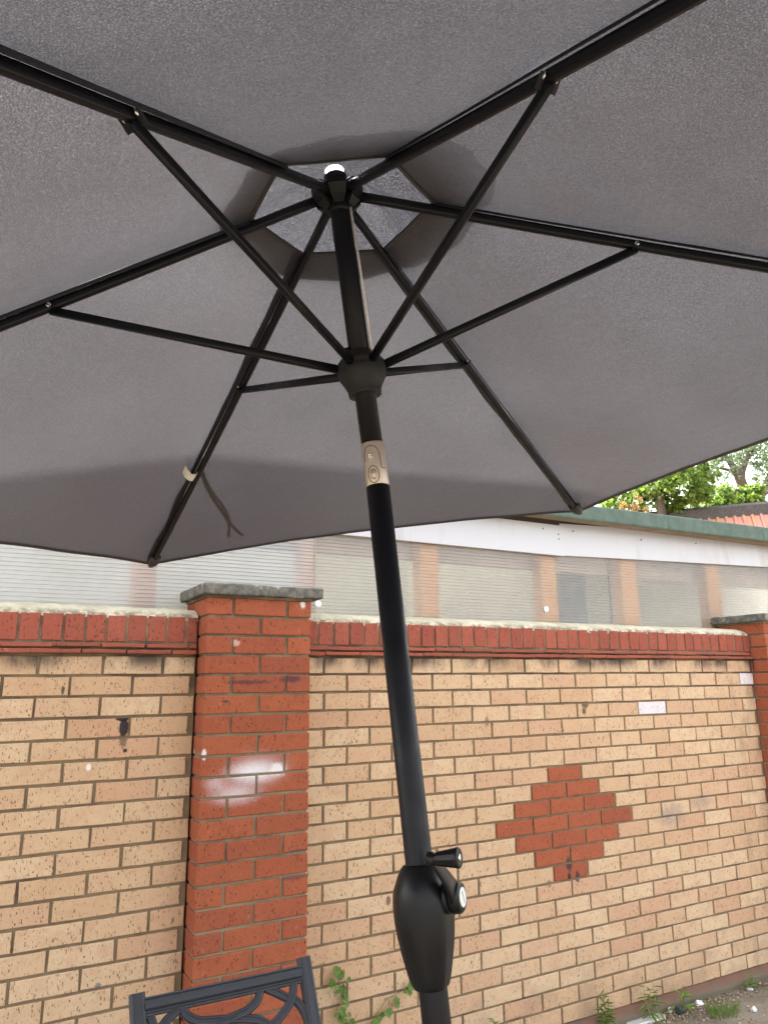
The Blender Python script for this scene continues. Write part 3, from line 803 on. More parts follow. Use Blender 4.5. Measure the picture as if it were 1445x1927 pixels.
bm = bmesh.new(); add_lathe(bm, RUN - AX*.0405 + rgt*.0205 + TOCAM*.0135, -AX, TOCAM, [(0, .0035), (.0008, .0035)], 12)
link('hole', bm_mesh('hole', bm), m_strap, run)

# tilt collar, with its push button, screw and panel line
CA = C0 - AX*CB
bm = bmesh.new(); add_lathe(bm, CA, AX, TOCAM, [(0, .0196), (.0015, .0202), (CB-CT-.0015, .0202), (CB-CT, .0196)], 48)
col = ump('tilt_collar', bm_mesh('tilt_collar', bm, True), m_alu)
def on_col(an, h, r): 
    dv = TOCAM*math.cos(an) + rgt*math.sin(an); return CA + AX*h + dv*r
A0 = -.22
def ring_on_collar(an, h, ra, rh, r, n=28, tube=.0007):
    bm = bmesh.new(); pts = [on_col(an + ra*math.cos(2*math.pi*k/n)/.0202, h + rh*math.sin(2*math.pi*k/n), r) for k in range(n+1)]
    add_tube(bm, pts, tube, 6); return bm_mesh('groove', bm)
m_line = plain('dark_groove', (.05, .042, .035), .6)
bm = bmesh.new(); n = 24; rings = []
for f, hgt in ((1.0, .0203), (.8, .0222), (.5, .0236), (.05, .0241)):
    rings.append([on_col(A0 + .0062*f*math.cos(2*math.pi*k/n)/.0202, .021 + .0095*f*math.sin(2*math.pi*k/n), hgt) for k in range(n)])
add_loft(bm, rings); link('push_button', bm_mesh('push_button', bm, True), m_alu, col).location = (0, 0, 0)
link('groove', ring_on_collar(A0, .0205, .0098, .0150, .0204), m_line, col)
bm = bmesh.new(); dv = (TOCAM*math.cos(A0-.10) + rgt*math.sin(A0-.10))
add_lathe(bm, CA + AX*.0525 + dv*.0196, dv, AX, [(0, .0050), (.0012, .0050), (.0016, .0036), (.0006, .0030), (.0018, .0016)], 18)
link('screw', bm_mesh('screw', bm, True), m_chrome, col)
bm = bmesh.new()
pl = [(-.95, .045), (-.85, .060), (-.55, .070), (-.1, .0715), (.25, .068), (.50, .058), (.56, .034), (.62, .031), (.95, .031)]
add_tube(bm, [on_col(a, h, .0204) for a, h, _ in [tuple(p) for p in catmull([(a, h, 0) for a, h in pl], 5)]], .0006, 6)
link('groove', bm_mesh('groove', bm), m_line, col)

# lower pole (leans with its base), crank housing and handle
LB = CA + AX*.002; GB = V((-.7087341, -2.1958377, 0))
LAX = (LB - GB).normalized(); LLEN = (LB-GB).length
tocam = CAM_POS - GB; tocam = (tocam - tocam.dot(LAX)*LAX).normalized()
right = CR - CR.dot(LAX)*LAX; right.normalize()
bm = bmesh.new(); add_lathe(bm, GB, LAX, tocam, [(0, .0205), (LLEN-.001, .0205), (LLEN, .0195)], 48)
ump('lower_pole', bm_mesh('lower_pole', bm, True), m_blk)
def LP(s): return LB - LAX*s      # s metres below the collar
prof = [(.598, .0225, .022), (.599, .0245, .024), (.603, .0285, .028), (.612, .0340, .034), (.628, .0410, .0405), (.640, .0438, .0430), (.655, .0452, .0438), (.672, .0448, .0432), (.690, .0430, .0412), (.710, .0398, .0375), (.730, .0355, .0325), (.745, .0318, .0285), (.752, .0292, .0262), (.757, .0262, .0240), (.7585, .0215, .0212)]
vd = (CAM_POS - LP(.68)); vd = (vd - vd.dot(LAX)*LAX).normalized(); vr = LAX.cross(vd)
if vr.dot(CR) < 0: vr = -vr
fdir = (vr*.92 + vd*.39).normalized(); fper = (vd*.92 - vr*.39).normalized()
bm = bmesh.new(); rings = []
for s, rl, rr in prof[::-1]:
    ring = []
    for k in range(56):
        a = 2*math.pi*k/56; c, sn = math.cos(a), math.sin(a)
        r = rl if c < 0 else rr
        dv = vr*c + vd*sn
        r_ = r
        if .62 < s < .76:
            lim = (rr*.955)
            dd = dv.dot(fdir)
            if dd*r_ > lim*.93: r_ = lim*.93/dd
        ring.append(LP(s) + dv*r_)
    rings.append(ring)
add_loft(bm, rings)
hs_ = ump('crank_housing', bm_mesh('crank_housing', bm, True), m_plast)
DC = LP(.6445) + fdir*.036
bm = bmesh.new(); add_lathe(bm, DC, fdir, LAX, [(-.006, .021), (.006, .0215), (.008, .0195)], 40)
link('boss', bm_mesh('boss', bm, True), m_plast, hs_)
ck = ump('crank_arm', (lambda b: (add_lathe(b, DC + fdir*.009, fdir, LAX, [(0, .0205), (.003, .0218), (.012, .0212), (.0155, .0185), (.0162, .014)], 40), bm_mesh('crank_arm', b, True))[1])(bmesh.new()), m_plast)
KB = DC + fdir*.010 + LAX*.0600 + fper*.066
bm = bmesh.new()
a0 = DC + fdir*.015; a1 = KB + fdir*.002
add_tube(bm, [a0.lerp(a1, f) + fdir*(.003*math.sin(f*math.pi)) for f in (0, .2, .4, .6, .8, .93, 1.03)], [.0200, .0175, .0145, .0120, .0105, .0100, .006], 14, True, .30, 1.0, up=(a1-a0).cross(fdir).cross(a1-a0).cross(a1-a0).normalized(), sup=.8)
link('lever', bm_mesh('lever', bm, True), m_plast, ck)
bm = bmesh.new(); n = 40; rings = []
for h, r, rib_ in ((-.004, .0095, 0), (.000, .0100, 0), (.004, .0095, 0), (.0055, .0070, 0), (.008, .0080, 0), (.010, .0092, 1), (.036, .0128, 1), (.039, .0136, 0), (.0415, .0134, 0), (.0425, .0120, 0), (.0418, .0070, 0)):
    rings.append([KB + fdir*h + (LAX*math.cos(2*math.pi*k/n) + fper*math.sin(2*math.pi*k/n))*(r - (.0009 if rib_ and k % 4 < 2 else 0)) for k in range(n)])
add_loft(bm, rings); link('knob', bm_mesh('knob', bm, True), m_plast, ck)
bm = bmesh.new(); add_lathe(bm, KB + fdir*.0418, fdir, LAX, [(0, .0050), (.0012, .0046), (.002, .002)], 16)
link('screw', bm_mesh('screw', bm, True), m_chrome, ck)
def badge_mat():
    t = NT('white_badge'); return t.done(t.bsdf((.60, .61, .60), .4))
bm = bmesh.new(); add_lathe(bm, DC + fdir*.0250, fdir, LAX, [(0, .0130), (.0008, .0130), (.0012, .0120)], 32)
bd = link('badge', bm_mesh('badge', bm), badge_mat(), ck)
bm = bmesh.new(); pp = []
tx = (LAX*.95 + fper*.30).normalized(); ty = fdir.cross(tx)
for k in range(19): pp.append(DC + fdir*.0264 + tx*(-.008 + .016*k/18) + ty*(.0014*math.sin(k*1.7)))
add_tube(bm, pp, .0006, 5); link('lettering', bm_mesh('lettering', bm), plain('grey_print', (.25, .26, .26), .5), bd)
# weighted foot plate out of the frame below
bm = bmesh.new(); add_lathe(bm, (GB.x, GB.y, 0), (0, 0, 1), (1, 0, 0), [(0, .25), (.03, .25), (.05, .235), (.065, .12), (.07, .034), (.26, .030), (.262, .0235)], 48)
ump('base', bm_mesh('base', bm, True), m_dkp)

# ------------------------------------------------------------------ chair
m_chair = metal_paint('slate_cast_metal', (.029, .031, .037), .40)
PL = V((-.912, -.833, .838)); PR = V((-.422, -.812, .838))
ch = empty('garden_chair', 'slate grey cast metal garden chair with scrolled back in front of the red pier', 'chair', (-.66, -1.15, 0))
chx = (PR-PL); CW = chx.length; chx.normalize()
chf = V((chx.y, -chx.x, 0)).normalized()       # towards the sitter's front
if chf.y > 0: chf = -chf
LEAN = math.radians(27)
dn = (V((0, 0, -1))*math.cos(LEAN) + chf*math.sin(LEAN)).normalized()
bn = chx.cross(dn).normalized()
if bn.dot(chf) < 0: bn = -bn
def B(u, v, w=0.0): return PL + chx*(u*CW) + dn*v + bn*w
def chp(name, mesh, label=None):
    o = link(name, mesh, m_chair, ch); o.location = (.66, 1.15, 0); return o
BH = .46
def bar_profile(pts, prof, up):
    """sweep a list of (a,b) section points; a across, b outwards"""
    bm = bmesh.new(); rings = []
    for i, p in enumerate(pts):
        t = (pts[min(i+1, len(pts)-1)] - pts[max(i-1, 0)]).normalized()
        o_ = V(up); a_ = o_.cross(t).normalized()
        rings.append([p + a_*a + o_*b for a, b in prof])
    add_loft(bm, rings); return bm
postp = [(-.019, -.010), (.019, -.010), (.020, .004), (.016, .010), (.012, .0115), (.009, .008), (-.009, .008), (-.012, .0115), (-.016, .010), (-.020, .004)]
for u0, u1 in ((.023, .026), (.994, .990)):
    pts = [B(u0 + (u1-u0)*k/8, -.008 + (BH+.05)*k/8) for k in range(9)]
    chp('back_post', bm_mesh('back_post', bar_profile(pts, postp, bn)))
railp = [(-.022, -.008), (.021, -.008), (.022, .003), (.020, .008), (.0175, .0095), (.015, .007), (.012, .0105), (.003, .0135), (-.005, .0115), (-.0095, .0065), (-.0115, .0095), (-.014, .0095), (-.0165, .006), (-.021, .005), (-.0225, .002)]
pts = [B(.055 + .905*k/10, .0265 + .006*k/10) for k in range(11)]
_t = (pts[1]-pts[0]); 
_pr = railp if V(bn).cross(_t).dot(dn) < 0 else [(-a, b) for a, b in railp[::-1]]
chp('top_rail', bm_mesh('top_rail', bar_profile(pts, _pr, bn)))
pts = [B(.0 + 1.0*k/6, BH) for k in range(7)]
chp('lower_rail', bm_mesh('lower_rail', bar_profile(pts, [(-.018, -.008), (.018, -.008), (.02, .006), (-.02, .006)], bn)))
scrollp = [(-.0105, -.007), (.0105, -.007), (.0115, .002), (.008, .0065), (.0045, .0070), (.002, .0045), (-.002, .0045), (-.0045, .0070), (-.008, .0065), (-.0115, .002)]
def scroll(pts, w=0.0):
    pp = catmull([(u, v, 0) for u, v in pts], 9)
    chp('scroll_bar', bm_mesh('scroll_bar', bar_profile([B(p.x, p.y, w) for p in pp], scrollp, bn)))
scroll([(.258, .046), (.272, .064), (.33, .083), (.397, .090), (.482, .096), (.611, .107), (.70, .125), (.78, .17), (.84, .28), (.86, .44)])
scroll([(.699, .048), (.676, .070), (.608, .088), (.517, .096), (.40, .112), (.27, .16), (.18, .27), (.15, .45)], .0012)
scroll([(.908, .048), (.884, .082), (.822, .113), (.73, .140), (.60, .18), (.42, .26), (.34, .44)], .002)
scroll([(.735, .046), (.81, .067), (.862, .083), (.905, .092), (.95, .13), (.985, .22)], -.0015)
scroll([(.235, .048), (.15, .073), (.09, .115), (.05, .18), (.03, .30)], .001)
scroll([(.085, .048), (.10, .075), (.16, .20), (.30, .32), (.50, .42)], -.001)
scroll([(.50, .096), (.52, .20), (.50, .33), (.5, .46)], -.0022)
# seat, arms and legs
SB = B(.5, BH); sz = .43
sc0 = V((SB.x, SB.y, sz))
def S(a, f, z=0.0): return sc0 + chx*a + chf*f + V((0, 0, z))
bm = bmesh.new(); add_tube(bm, [S(-.25, 0), S(-.26, .44), S(-.22, .47), S(.22, .47), S(.26, .44), S(.25, 0), S(-.25, 0)], .014, 10, True, 1.0, 1.0)
chp('seat_frame', bm_mesh('seat_frame', bm, True))
for k in range(9):
    f = .03 + k*.05
    bm = bmesh.new(); add_tube(bm, [S(-.25, f), S(0, f, -.012), S(.25, f)], .009, 8, True, 1.8, .5, up=(0, 0, 1))
    chp('seat_slat', bm_mesh('seat_slat', bm, True))
for sg in (-1, 1):
    for f, sp in ((.43, .03), (.02, -.07)):
        bm = bmesh.new(); add_tube(bm, [S(sg*.25, f, 0), S(sg*.265, f + sp*.4, -.22), V((S(sg*.28, f+sp).x, S(sg*.28, f+sp).y, .0))], [.015, .013, .012], 10)
        chp('leg', bm_mesh('leg', bm, True))
    bm = bmesh.new(); ap = catmull([B(.0 if sg < 0 else 1.0, .26), S(sg*.28, .12, .215), S(sg*.285, .36, .21), S(sg*.275, .45, .12), S(sg*.25, .43, .0)], 8)
    add_tube(bm, ap, .013, 10, True, 1.3, .8); chp('armrest', bm_mesh('armrest', bm, True))

# ------------------------------------------------------------------ plants
def leaf_mat(name, a, b, tr=.35, rough=.5):
    t = NT(name)
    g = t.n('ShaderNodeNewGeometry').outputs['Random Per Island']
    p = t.pos()
    c = t.mix(g, a, b); c = t.mix(t.ramp(t.noise(p, 1.3, 4, .6), .35, .7, 0, .5), c, tuple(x*.6 for x in a))
    pr = t.bsdf(c, rough, spec=.35)
    tl = t.n('ShaderNodeBsdfTranslucent'); t.set(tl.inputs[0], t.mix(.5, c, (.22, .34, .03)))
    return t.done(t.mixsh(tr, pr, tl.outputs[0]))
m_ivy = leaf_mat('ivy_leaf', (.10, .18, .04), (.17, .27, .06))
m_weed = leaf_mat('weed_leaf', (.10, .18, .025), (.17, .28, .05))
m_stem = plain('green_stem', (.16, .17, .06), .7)
m_dry = plain('dry_stem', (.32, .24, .13), .8)
def leaf_shape(L, W, lobes=False):
    if lobes: o_ = [(0, 0), (.42, .12), (.5, .40), (.30, .50), (.34, .74), (.12, .70), (0, 1.0), (-.12, .70), (-.34, .74), (-.30, .50), (-.5, .40), (-.42, .12)]
    else: o_ = [(0, 0), (.22, .14), (.48, .42), (.42, .62), (.22, .85), (0, 1.0), (-.22, .85), (-.42, .62), (-.48, .42), (-.22, .14)]
    return [(x*W, y*L) for x, y in o_]
def add_leaf(vs, fs, p, dirv, nrm, L, W, lobes=False, curl=.25):
    dirv = V(dirv).normalized(); x = dirv.cross(V(nrm)).normalized(); n = x.cross(dirv)
    out = leaf_shape(L, W, lobes); b = len(vs)
    for a, l in out:
        vs.append(V(p) + x*a + dirv*l + n*(abs(a)*.35 - curl*l*l/L))
    k = len(out); m = k//2
    for i in range(1, m): fs.append((b, b+i, b+i+1))
    for i in range(m, k-1): fs.append((b, b+i, b+i+1))
def thing_plant(name, label, cat, loc, group=None):
    e = empty(name, label, cat, loc, group); return e
def plant_parts(root, stems, leaves, lmat, smat=None):
    off = root.location
    if stems:
        bm = bmesh.new()
        for pts, r in stems: add_tube(bm, [V(p)-off for p in pts], r, 6)
        link('stem', bm_mesh('stem', bm, True), smat or m_stem, root)
    vs, fs = leaves
    if vs: tag(link('foliage', mesh_of('foliage', [V(v)-off for v in vs], fs, True), lmat, root))

# two climbing shoots on the wall foot
rr = random.Random(3)
def climber(label, pts, nl, size):
    root = thing_plant('climbing_plant', label, 'plant', V(pts[0]), 'climbing shoots on the wall')
    pp = catmull(pts, 6); vs, fs = [], []
    for k in range(nl):
        f = (k+.5)/nl; p = pp[min(int(f*(len(pp)-1)), len(pp)-1)] + V((rr.uniform(-.028, .028), rr.uniform(-.03, -.006), rr.uniform(-.02, .02)))
        s = size*rr.uniform(.6, 1.25)
        add_leaf(vs, fs, p, (rr.uniform(-.8, .8), rr.uniform(-.5, -.1), rr.uniform(-1, .2)), (rr.uniform(-.5, .5), -1, rr.uniform(-.1, .8)), s, s*.95, True)
    plant_parts(root, [(pp, .0016)], (vs, fs), m_ivy)
climber('taller leafy climbing shoot on the buff wall just right of the chair', [(.085, -.055, .02), (.08, -.02, .15), (.088, -.012, .28), (.082, -.010, .37), (.075, -.010, .44), (.045, -.009, .50)], 46, .035)
climber('short arching climbing shoot on the buff wall left of the umbrella pole', [(.15, -.055, .02), (.18, -.02, .20), (.215, -.014, .27), (.26, -.012, .315), (.30, -.010, .345), (.365, -.010, .362), (.375, -.010, .39)], 15, .038)
def weed(label, x, y, h, n, L, W, spread, lmat=m_weed, rows=1, dry=False, seed=1):
    r2 = random.Random(seed)
    root = thing_plant('weed', label, 'weed', V((x, y, 0)), 'weeds at the foot of the wall')
    stems = []; vs, fs = [], []
    for s in range(rows):
        bx = x + r2.uniform(-.02, .02)*rows; by = y + r2.uniform(-.012, .012)
        hh = h*r2.uniform(.7, 1.0) if s else h
        tip = V((bx + r2.uniform(-.25, .25)*hh, by + r2.uniform(-.15, .05)*hh, hh))
        pts = [V((bx, by, -.005)), V((bx, by, 0)).lerp(tip, .5) + V((r2.uniform(-.01, .01), 0, 0)), tip]
        stems.append((catmull(pts, 5), .0018))
        for k in range(n):
            f = (k+.6)/n; p = V((bx, by, 0)).lerp(tip, f); a = k*2.4 + r2.uniform(-.4, .4)
            e = 1.0 - .55*f
            add_leaf(vs, fs, p, (math.cos(a), math.sin(a)*.8 - .15, .55 - spread*(1-f) + r2.uniform(-.2, .25)), (0, 0, 1), L*e*r2.uniform(.75, 1.15), W*e, False, .35)
    plant_parts(root, stems, (vs, fs), lmat, m_dry if dry else m_stem)
    return root
weed('low bright weed at the wall foot just right of the umbrella pole', .765, -.065, .185, 10, .060, .020, .3, rows=2, seed=5)
weed('bushy upright green weed with pointed leaves, left of the white drain grate', 1.417, -.075, .185, 26, .075, .017, .55, rows=2, seed=2)
weed('tall thin flowering weed with long leaves behind the drain grate', 1.742, -.072, .185, 12, .085, .014, .8, rows=3, dry=True, seed=9)
weed('broad leaved weed between the drain grate and the white litter', 1.945, -.085, .115, 9, .095, .030, .2, rows=1, seed=4)
weed('small weed at the wall foot in front of the far pier', 2.480, -.085, .070, 8, .055, .018, .3, rows=2, seed=6)
weed('low brownish green weed in the corner of the far pier', 2.74, -.10, .07, 9, .05, .014, .4, rows=3, seed=11)
# grass tuft
def tuft(x, y, n, h, label):
    r2 = random.Random(8); root = thing_plant('grass_tuft', label, 'grass', V((x, y, 0)))
    vs, fs = [], []
    for k in range(n):
        a = r2.uniform(0, 6.28); d_ = r2.random()**.6*.055; b = V((d_*math.cos(a)*1.6, d_*math.sin(a), -.002)); L = h*r2.uniform(.5, 1.1); w = .0017
        t_ = V((math.cos(a)*.5 + r2.uniform(-.4, .4), math.sin(a)*.5 + r2.uniform(-.4, .4), 1)).normalized(); sd = t_.cross(V((r2.uniform(-1, 1), r2.uniform(-1, 1), .1))).normalized()
        p1_ = b + t_*L*.55; p2_ = b + t_*L + V((t_.x, t_.y, -.3))*L*.25; i0 = len(vs)
        vs += [b - sd*w, b + sd*w, p1_ + sd*w*.8, p1_ - sd*w*.8, p2_]
        fs += [(i0, i0+1, i0+2, i0+3), (i0+3, i0+2, i0+4)]
    link('foliage', mesh_of('foliage', vs, fs), m_weed, root)
tuft(2.09, -.205, 150, .075, 'tuft of thin grass growing out of the concrete, right of the drain grate')

# ------------------------------------------------------------------ drain grate, litter
gr = empty('drain_grate', 'white slotted drain grate set in the concrete by the wall', 'grate', (1.70, -.070, 0))
m_gr = plain('white_drain_plastic', (.66, .66, .64), .5, ns=30, var=.3)
ang = math.atan2(-.0118, .188)
gx = V((math.cos(ang), math.sin(ang), 0)); gy = V((-gx.y, gx.x, 0))
bm = bmesh.new()
L_, W_2 = .21, .024
for sg in (-1, 1): 
    vs = add_box(bm, (-L_/2, sg*W_2-.003, 0), (L_/2, sg*W_2+.003, .010), .001)
for sg in (-1, 1): add_box(bm, (sg*L_/2-.003, -W_2, 0), (sg*L_/2+.003, W_2, .0098), .001)
fr = link('frame', bm_mesh('frame', bm), m_gr, gr); fr.rotation_euler.z = ang
bm = bmesh.new(); add_box(bm, (-L_/2, -W_2, .001), (L_/2, W_2, .003))
link('channel', bm_mesh('channel', bm), plain('channel_dark', (.012, .012, .011), .8), gr).rotation_euler.z = ang
bar = box_mesh('grate_bar', (-.0034, -W_2+.003, .003), (.0028, W_2-.003, .0094))
for k in range(14):
    u = -L_/2 + .0115 + k*(L_-.023)/13
    o = link('grate_bar', bar, m_gr, gr); o.location = (math.cos(ang)*u, math.sin(ang)*u, 0); o.rotation_euler.z = ang
gr.location.x = 1.70
m_lit = plain('white_litter', (.72, .72, .73), .5, var=.1)
def crumple(name, label, loc, s, mat, flat=.5, seed=0):
    bm = bmesh.new(); bmesh.ops.create_icosphere(bm, subdivisions=2, radius=1)
    for v in bm.verts:
        q = 1 + .55*noise.noise(v.co*1.9 + V((seed*3.1, 0, 0))) + .25*noise.noise(v.co*5 + V((0, seed, 0)))
        v.co = V((v.co.x*s*q, v.co.y*s*.8*q, max(-s*flat*.6, v.co.z*s*flat*q)))
    o = link(name, bm_mesh(name, bm), mat); o.location = V(loc) + V((0, 0, s*flat*.58)); o.rotation_euler.z = seed
    return tag(o, label, 'litter')
m_dark = plain('dark_litter', (.035, .045, .045), .4)
crumple('crumpled_paper', 'small crumpled white paper ball beside the dark can by the drain grate', (1.885, -.062, 0), .014, m_lit, 1.0, 1)
bm = bmesh.new(); add_lathe(bm, (0, 0, .018), (1, .3, 0), (0, 0, 1), [(-.028, .014), (-.026, .018), (.022, .018), (.026, .015)], 20)
for v in bm.verts: v.co += V((0, 0, -.006*math.sin(v.co.x*60)))
tag(link('drink_can', bm_mesh('drink_can', bm), m_dark, loc=(1.915, -.10, 0)), 'dark crushed can lying at the wall foot', 'litter')
crumple('torn_plastic', 'torn white plastic scrap on the ground between the weeds', (2.075, -.082, 0), .022, m_lit, .7, 3)
crumple('plastic_wrapper', 'flat white wrapper on the ground towards the far pier', (2.475, -.08, 0), .022, m_lit, .22, 5)
crumple('crumpled_tissue', 'white tissue lying alone on the concrete at the right edge', (2.255, -.265, 0), .017, m_lit, .8, 7)
crumple('black_wrapper', 'black scrap of plastic by the wall before the far pier', (2.62, -.13, 0), .026, m_dark, .4, 9)
# crumbs, grit and dead leaves swept against the wall foot
r2 = random.Random(21); vs, fs, mi = [], [], []
for k in range(4200):
    x = r2.uniform(.3, 3.0) if r2.random() < .5 else r2.gauss(1.98, .16); y = -.052 - abs(r2.gauss(0, .055)) if r2.random() < .75 else r2.uniform(-.6, -.06)
    s = r2.uniform(.002, .0075); a = r2.uniform(0, 6.28); i0 = len(vs); z = r2.uniform(.001, .004)
    for q in range(4):
        b = a + q*math.pi/2; vs.append((x + s*math.cos(b)*(1.0 if q % 2 else .55), y + s*math.sin(b)*(1.0 if q % 2 else .55), z + r2.uniform(0, s*.5)))
    vs.append((x, y, z + s*.55))
    fs += [(i0+q, i0+(q+1) % 4, i0+4) for q in range(4)]
def debris_mat():
    t = NT('leaf_crumbs'); g = t.n('ShaderNodeNewGeometry').outputs['Random Per Island']
    c = t.mix(t.ramp(g, .2, .5), (.10, .06, .035), (.24, .17, .10)); c = t.mix(t.ramp(g, .74, .82), c, (.58, .50, .40)); c = t.mix(t.ramp(g, .92, .95), c, (.10, .02, .025))
    return t.done(t.bsdf(c, .9))
tag(link('ground_debris', mesh_of('ground_debris', vs, fs), debris_mat()), 'brown leaf crumbs and grit along the foot of the wall', 'debris', kind='stuff')

# ------------------------------------------------------------------ beyond: neighbouring roof and trees
def from_px(x, y, depth):
    return CAM_POS + (fwd + CR*((x-722.5)/FPX) - CU*((y-963.5)/FPX))*depth
nh = empty('neighbouring_house', 'neighbouring house with red clay tiled roof and grey ridge beyond the lean-to', 'house', (11.0, 6.5, 0))
def nhp(name, mesh, mat): 
    o = link(name, mesh, mat, nh); o.location = (-11.0, -6.5, 0); return o
A1 = V((10.74, 7.25, 5.0)); A2 = V((12.06, 5.62, 5.0)); rdv = (A2-A1).normalized(); A0_ = A1 - rdv*1.2; A3 = A2 + rdv*3.0
down_h = V((rdv.y, -rdv.x, 0))
if down_h.dot(CAM_POS - A1) < 0: down_h = -down_h
m_ridge = concrete_mat('grey_ridge_mortar', (.065, .058, .056), (.10, .09, .085), (.14, .125, .115))
bm = bmesh.new()
sec = [(.0, .0), (.05, .02), (.17, -.05), (.19, -.33), (-.14, -.33), (-.12, -.04)]
pts = [A0_.lerp(A3, k/20) for k in range(21)]
add_loft(bm, [[p + down_h*a + V((0, 0, b + .006*noise.noise(p*2))) for a, b in sec] for p in pts])
nhp('roof_ridge', bm_mesh('roof_ridge', bm), m_ridge)
def clay():
    t = NT('orange_clay_tile'); p = t.pos(); r = t.rnd()
    c = t.mix(r, (.46, .18, .125), (.44, .21, .165)); c = t.mix(t.ramp(t.noise(p, 3.5, 5, .7), .52, .66, 0, .85), c, (.46, .23, .04))
    c = t.mix(t.ramp(t.noise(p, 14, 5, .7), .58, .75, 0, .6), c, (.50, .36, .30))
    return t.done(t.bsdf(c, .85, t.bump(t.noise(p, 60, 4), .5, .01)))
m_clay = clay()
slope = (down_h*.80 + V((0, 0, -.60))).normalized(); nrm_r = rdv.cross(slope)
if nrm_r.z < 0: nrm_r = -nrm_r
TW, TL = .155, .30
bm = bmesh.new(); rings = []
for k in range(2):
    rings.append([rdv*(a*TW) + nrm_r*b + slope*(k*(TL+.05)) for a, b in ((0, 0), (.06, .022), (.2, .032), (.34, .022), (.42, .004), (.9, .0), (.96, .016), (.96, -.012), (0, -.014))])
add_loft(bm, rings); tilem = bm_mesh('roof_tile', bm)
base = A0_ + down_h*.17 + V((0, 0, -.26))
ncol = int((A3-A0_).length/TW)
for r_ in range(7):
    for c_ in range(ncol):
        p = base + rdv*(c_*TW) + slope*(r_*TL - .05) + nrm_r*(.004*r_)
        if not tilem.materials: tilem.materials.append(m_clay)
        o = bpy.data.objects.new('roof_tile', tilem); COL.objects.link(o); o.parent = nh; o.location = p - V((11.0, 6.5, 0)) + V((0, 0, random.uniform(-.004, .004)))
bm = bmesh.new()
w0 = A0_ + down_h*1.45; w1 = A3 + down_h*1.45; b0 = A0_ - down_h*.1; b1 = A3 - down_h*.1
add_loft(bm, [[V((w0.x, w0.y, 0)), V((w1.x, w1.y, 0)), V((b1.x, b1.y, 0)), V((b0.x, b0.y, 0))], [V((w0.x, w0.y, 3.55)), V((w1.x, w1.y, 3.55)), V((b1.x, b1.y, 4.62)), V((b0.x, b0.y, 4.62))]])
nhp('house_wall', bm_mesh('house_wall', bm), plain('house_brick', (.30, .16, .10), .9, ns=8))

m_bark = plain('tree_bark', (.13, .10, .075), .9, ns=14, var=.6, bump=.8, bd=.02)
def tree(name, label, base, limbs, clumps, leaf, n, lmat, seed, barkm=m_bark, narrow=1.0, extra=None):
    r2 = np.random.default_rng(seed)
    root = empty(name, label, 'tree', base)
    bm = bmesh.new()
    for pts, rad in limbs:
        pp = catmull(pts, 6); rads = list(np.linspace(rad[0], rad[1], len(pp)))
        add_tube(bm, [p - V(base) for p in pp], rads, 9)
    link('trunk', bm_mesh('trunk', bm, True), barkm, root)
    tot = sum(c[1]**2 for c in clumps); V_, F_ = [], []
    for c, r, sq in clumps:
        k = int(n*r*r/tot)
        sub = max(4, int(k/32)); sd = r2.normal(size=(sub, 3)); sd /= np.linalg.norm(sd, axis=1)[:, None]; sd *= (r2.random(sub)**.45)[:, None]*r*np.array([1, 1, sq])
        which = r2.integers(0, sub, k); pts = np.array(c) + sd[which] + r2.normal(size=(k, 3))*r*.11
        u = r2.normal(size=(k, 3)); u[:, 2] -= .5; u /= np.linalg.norm(u, axis=1)[:, None]
        w = np.cross(u, r2.normal(size=(k, 3))); w /= np.linalg.norm(w, axis=1)[:, None]; nn = np.cross(u, w)
        Ls = leaf*r2.uniform(.6, 1.3, k)[:, None]; Ws = Ls*.34*narrow
        p0 = pts; p1 = pts + u*Ls*.45 + w*Ws + nn*Ls*.08; p2 = pts + u*Ls - nn*Ls*.10; p3 = pts + u*Ls*.45 - w*Ws + nn*Ls*.08
        i0 = len(V_)*1
        q = np.stack([p0, p1, p2, p3], 1).reshape(-1, 3) - np.array(base)
        V_.append(q)
    q = np.concatenate(V_); m = bpy.data.meshes.new('crown'); nq = len(q)//4
    m.vertices.add(len(q)); m.vertices.foreach_set('co', q.ravel())
    m.loops.add(nq*4); m.loops.foreach_set('vertex_index', np.arange(nq*4)); m.polygons.add(nq); m.polygons.foreach_set('loop_start', np.arange(nq)*4)
    m.update(calc_edges=True); m.validate()
    link('crown', m, lmat, root)
    return root
m_maple = leaf_mat('bright_green_leaf', (.11, .19, .035), (.20, .29, .06), .45, .5)
m_gum = leaf_mat('grey_green_leaf', (.15, .21, .14), (.28, .35, .26), .4, .45)
m_rust = leaf_mat('rusty_leaf', (.33, .15, .07), (.36, .20, .10), .3, .6)
g1 = from_px(1245, 980, 15.0); tb = V((g1.x, g1.y, 0))
F = lambda x, y, d: from_px(x, y, d)
tree('maple_tree', 'bright green leafy tree just above the green roof edge', tb,
     [([tb, V((tb.x, tb.y, 2.5)), F(1245, 965, 15), F(1238, 915, 15), F(1225, 870, 15.1)], (.16, .03)), ([F(1243, 940, 15), F(1265, 912, 15), F(1290, 900, 14.8)], (.05, .015)), ([F(1240, 930, 15), F(1205, 935, 15.2), F(1170, 945, 15.4)], (.045, .012)), ([F(1240, 920, 15), F(1285, 890, 15), F(1300, 885, 15)], (.04, .01))],
     [(F(1285, 905, 14.9), .62, .8), (F(1310, 930, 14.8), .38, .8), (F(1215, 900, 15.3), .60, .8), (F(1160, 950, 15.5), .45, .8), (F(1225, 940, 15.4), .5, .8), (F(1300, 880, 15.2), .42, .8), (F(1320, 912, 15.2), .32, .8), (F(1270, 945, 15.2), .4, .7), (F(1230, 830, 15.6), .9, .8), (F(1180, 800, 16), .8, .8)], .105, 10500, m_maple, 3)
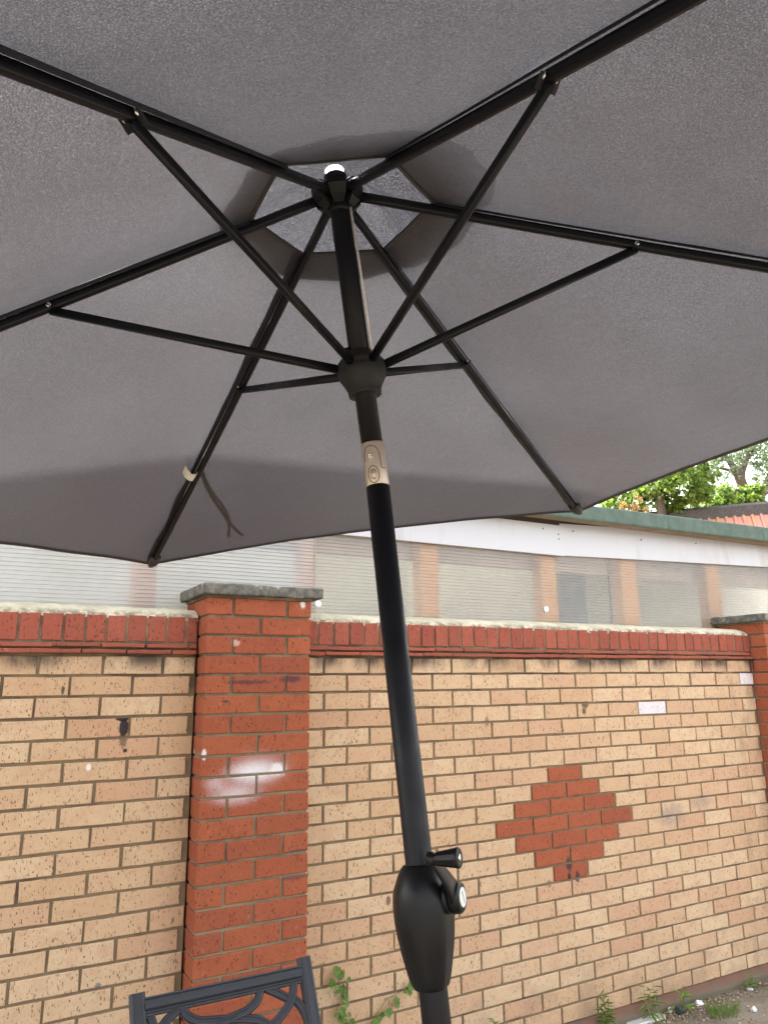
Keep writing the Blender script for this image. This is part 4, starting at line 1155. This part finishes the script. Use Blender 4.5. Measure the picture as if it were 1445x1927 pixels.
tb3 = from_px(1375, 990, 17.0); tb3 = V((tb3.x, tb3.y, 0))
tree('maple_tree', 'small bright green bush crown rising behind the grey ridge of the tiled house', tb3,
     [([tb3, V((tb3.x, tb3.y, 3)), F(1380, 945, 17), F(1395, 925, 17)], (.12, .02)), ([F(1382, 950, 17), F(1365, 935, 17)], (.03, .01))],
     [(F(1360, 940, 17), .42, .7), (F(1405, 938, 17), .40, .9), (F(1385, 955, 17.2), .4, .7), (F(1415, 925, 17), .22, .9), (F(1335, 955, 17), .25, .7)], .11, 2900, m_maple, 5)
tb2 = from_px(1432, 990, 24.0); tb2 = V((tb2.x, tb2.y, 0))
tree('gum_tree', 'tall airy grey green tree with sky showing between its branches, at the right edge', tb2,
     [([tb2, V((tb2.x, tb2.y, 4)), F(1428, 965, 24), F(1422, 935, 24), F(1398, 915, 24), F(1385, 888, 24), F(1372, 868, 24), F(1350, 845, 24)], (.30, .05)), ([F(1398, 915, 24), F(1394, 895, 24), F(1402, 870, 24.2), F(1415, 840, 24.4), F(1430, 800, 24.6)], (.16, .04)), ([F(1428, 950, 24), F(1445, 900, 24), F(1470, 850, 24)], (.14, .04)), ([F(1385, 888, 24), F(1360, 882, 24), F(1335, 880, 24)], (.07, .02)), ([F(1425, 940, 24), F(1440, 930, 23.6), F(1470, 910, 23.2)], (.08, .02))],
     [(F(1335, 885, 24.2), .85, .8), (F(1360, 920, 24.4), .75, .7), (F(1385, 862, 24), .8, .8), (F(1345, 855, 24), .7, .8), (F(1430, 870, 24.3), .85, .9), (F(1455, 920, 24), .8, .9), (F(1440, 960, 24), .5, .8), (F(1415, 835, 24.5), .9, .8), (F(1470, 850, 24), 1.1, .9), (F(1300, 900, 25), .8, .8), (F(1310, 945, 25.5), .6, .7), (F(1380, 800, 24.5), 1.2, .8), (F(1480, 780, 24.5), 1.3, .8), (F(1345, 960, 25), .5, .6)], .145, 7600, m_gum, 11, narrow=.62)
tb4 = from_px(1190, 985, 13.5); tb4 = V((tb4.x, tb4.y, 0))
tree('maple_tree', 'patch of rusty orange leaves low at the green roof edge', tb4,
     [([tb4, V((tb4.x, tb4.y, 2.5)), F(1192, 965, 13.5), F(1196, 950, 13.5)], (.05, .01))],
     [(F(1190, 955, 13.5), .16, .8), (F(1208, 960, 13.5), .13, .8), (F(1198, 942, 13.5), .10, .8), (F(1172, 958, 13.6), .12, .8)], 0.075, 170, m_rust, 8)
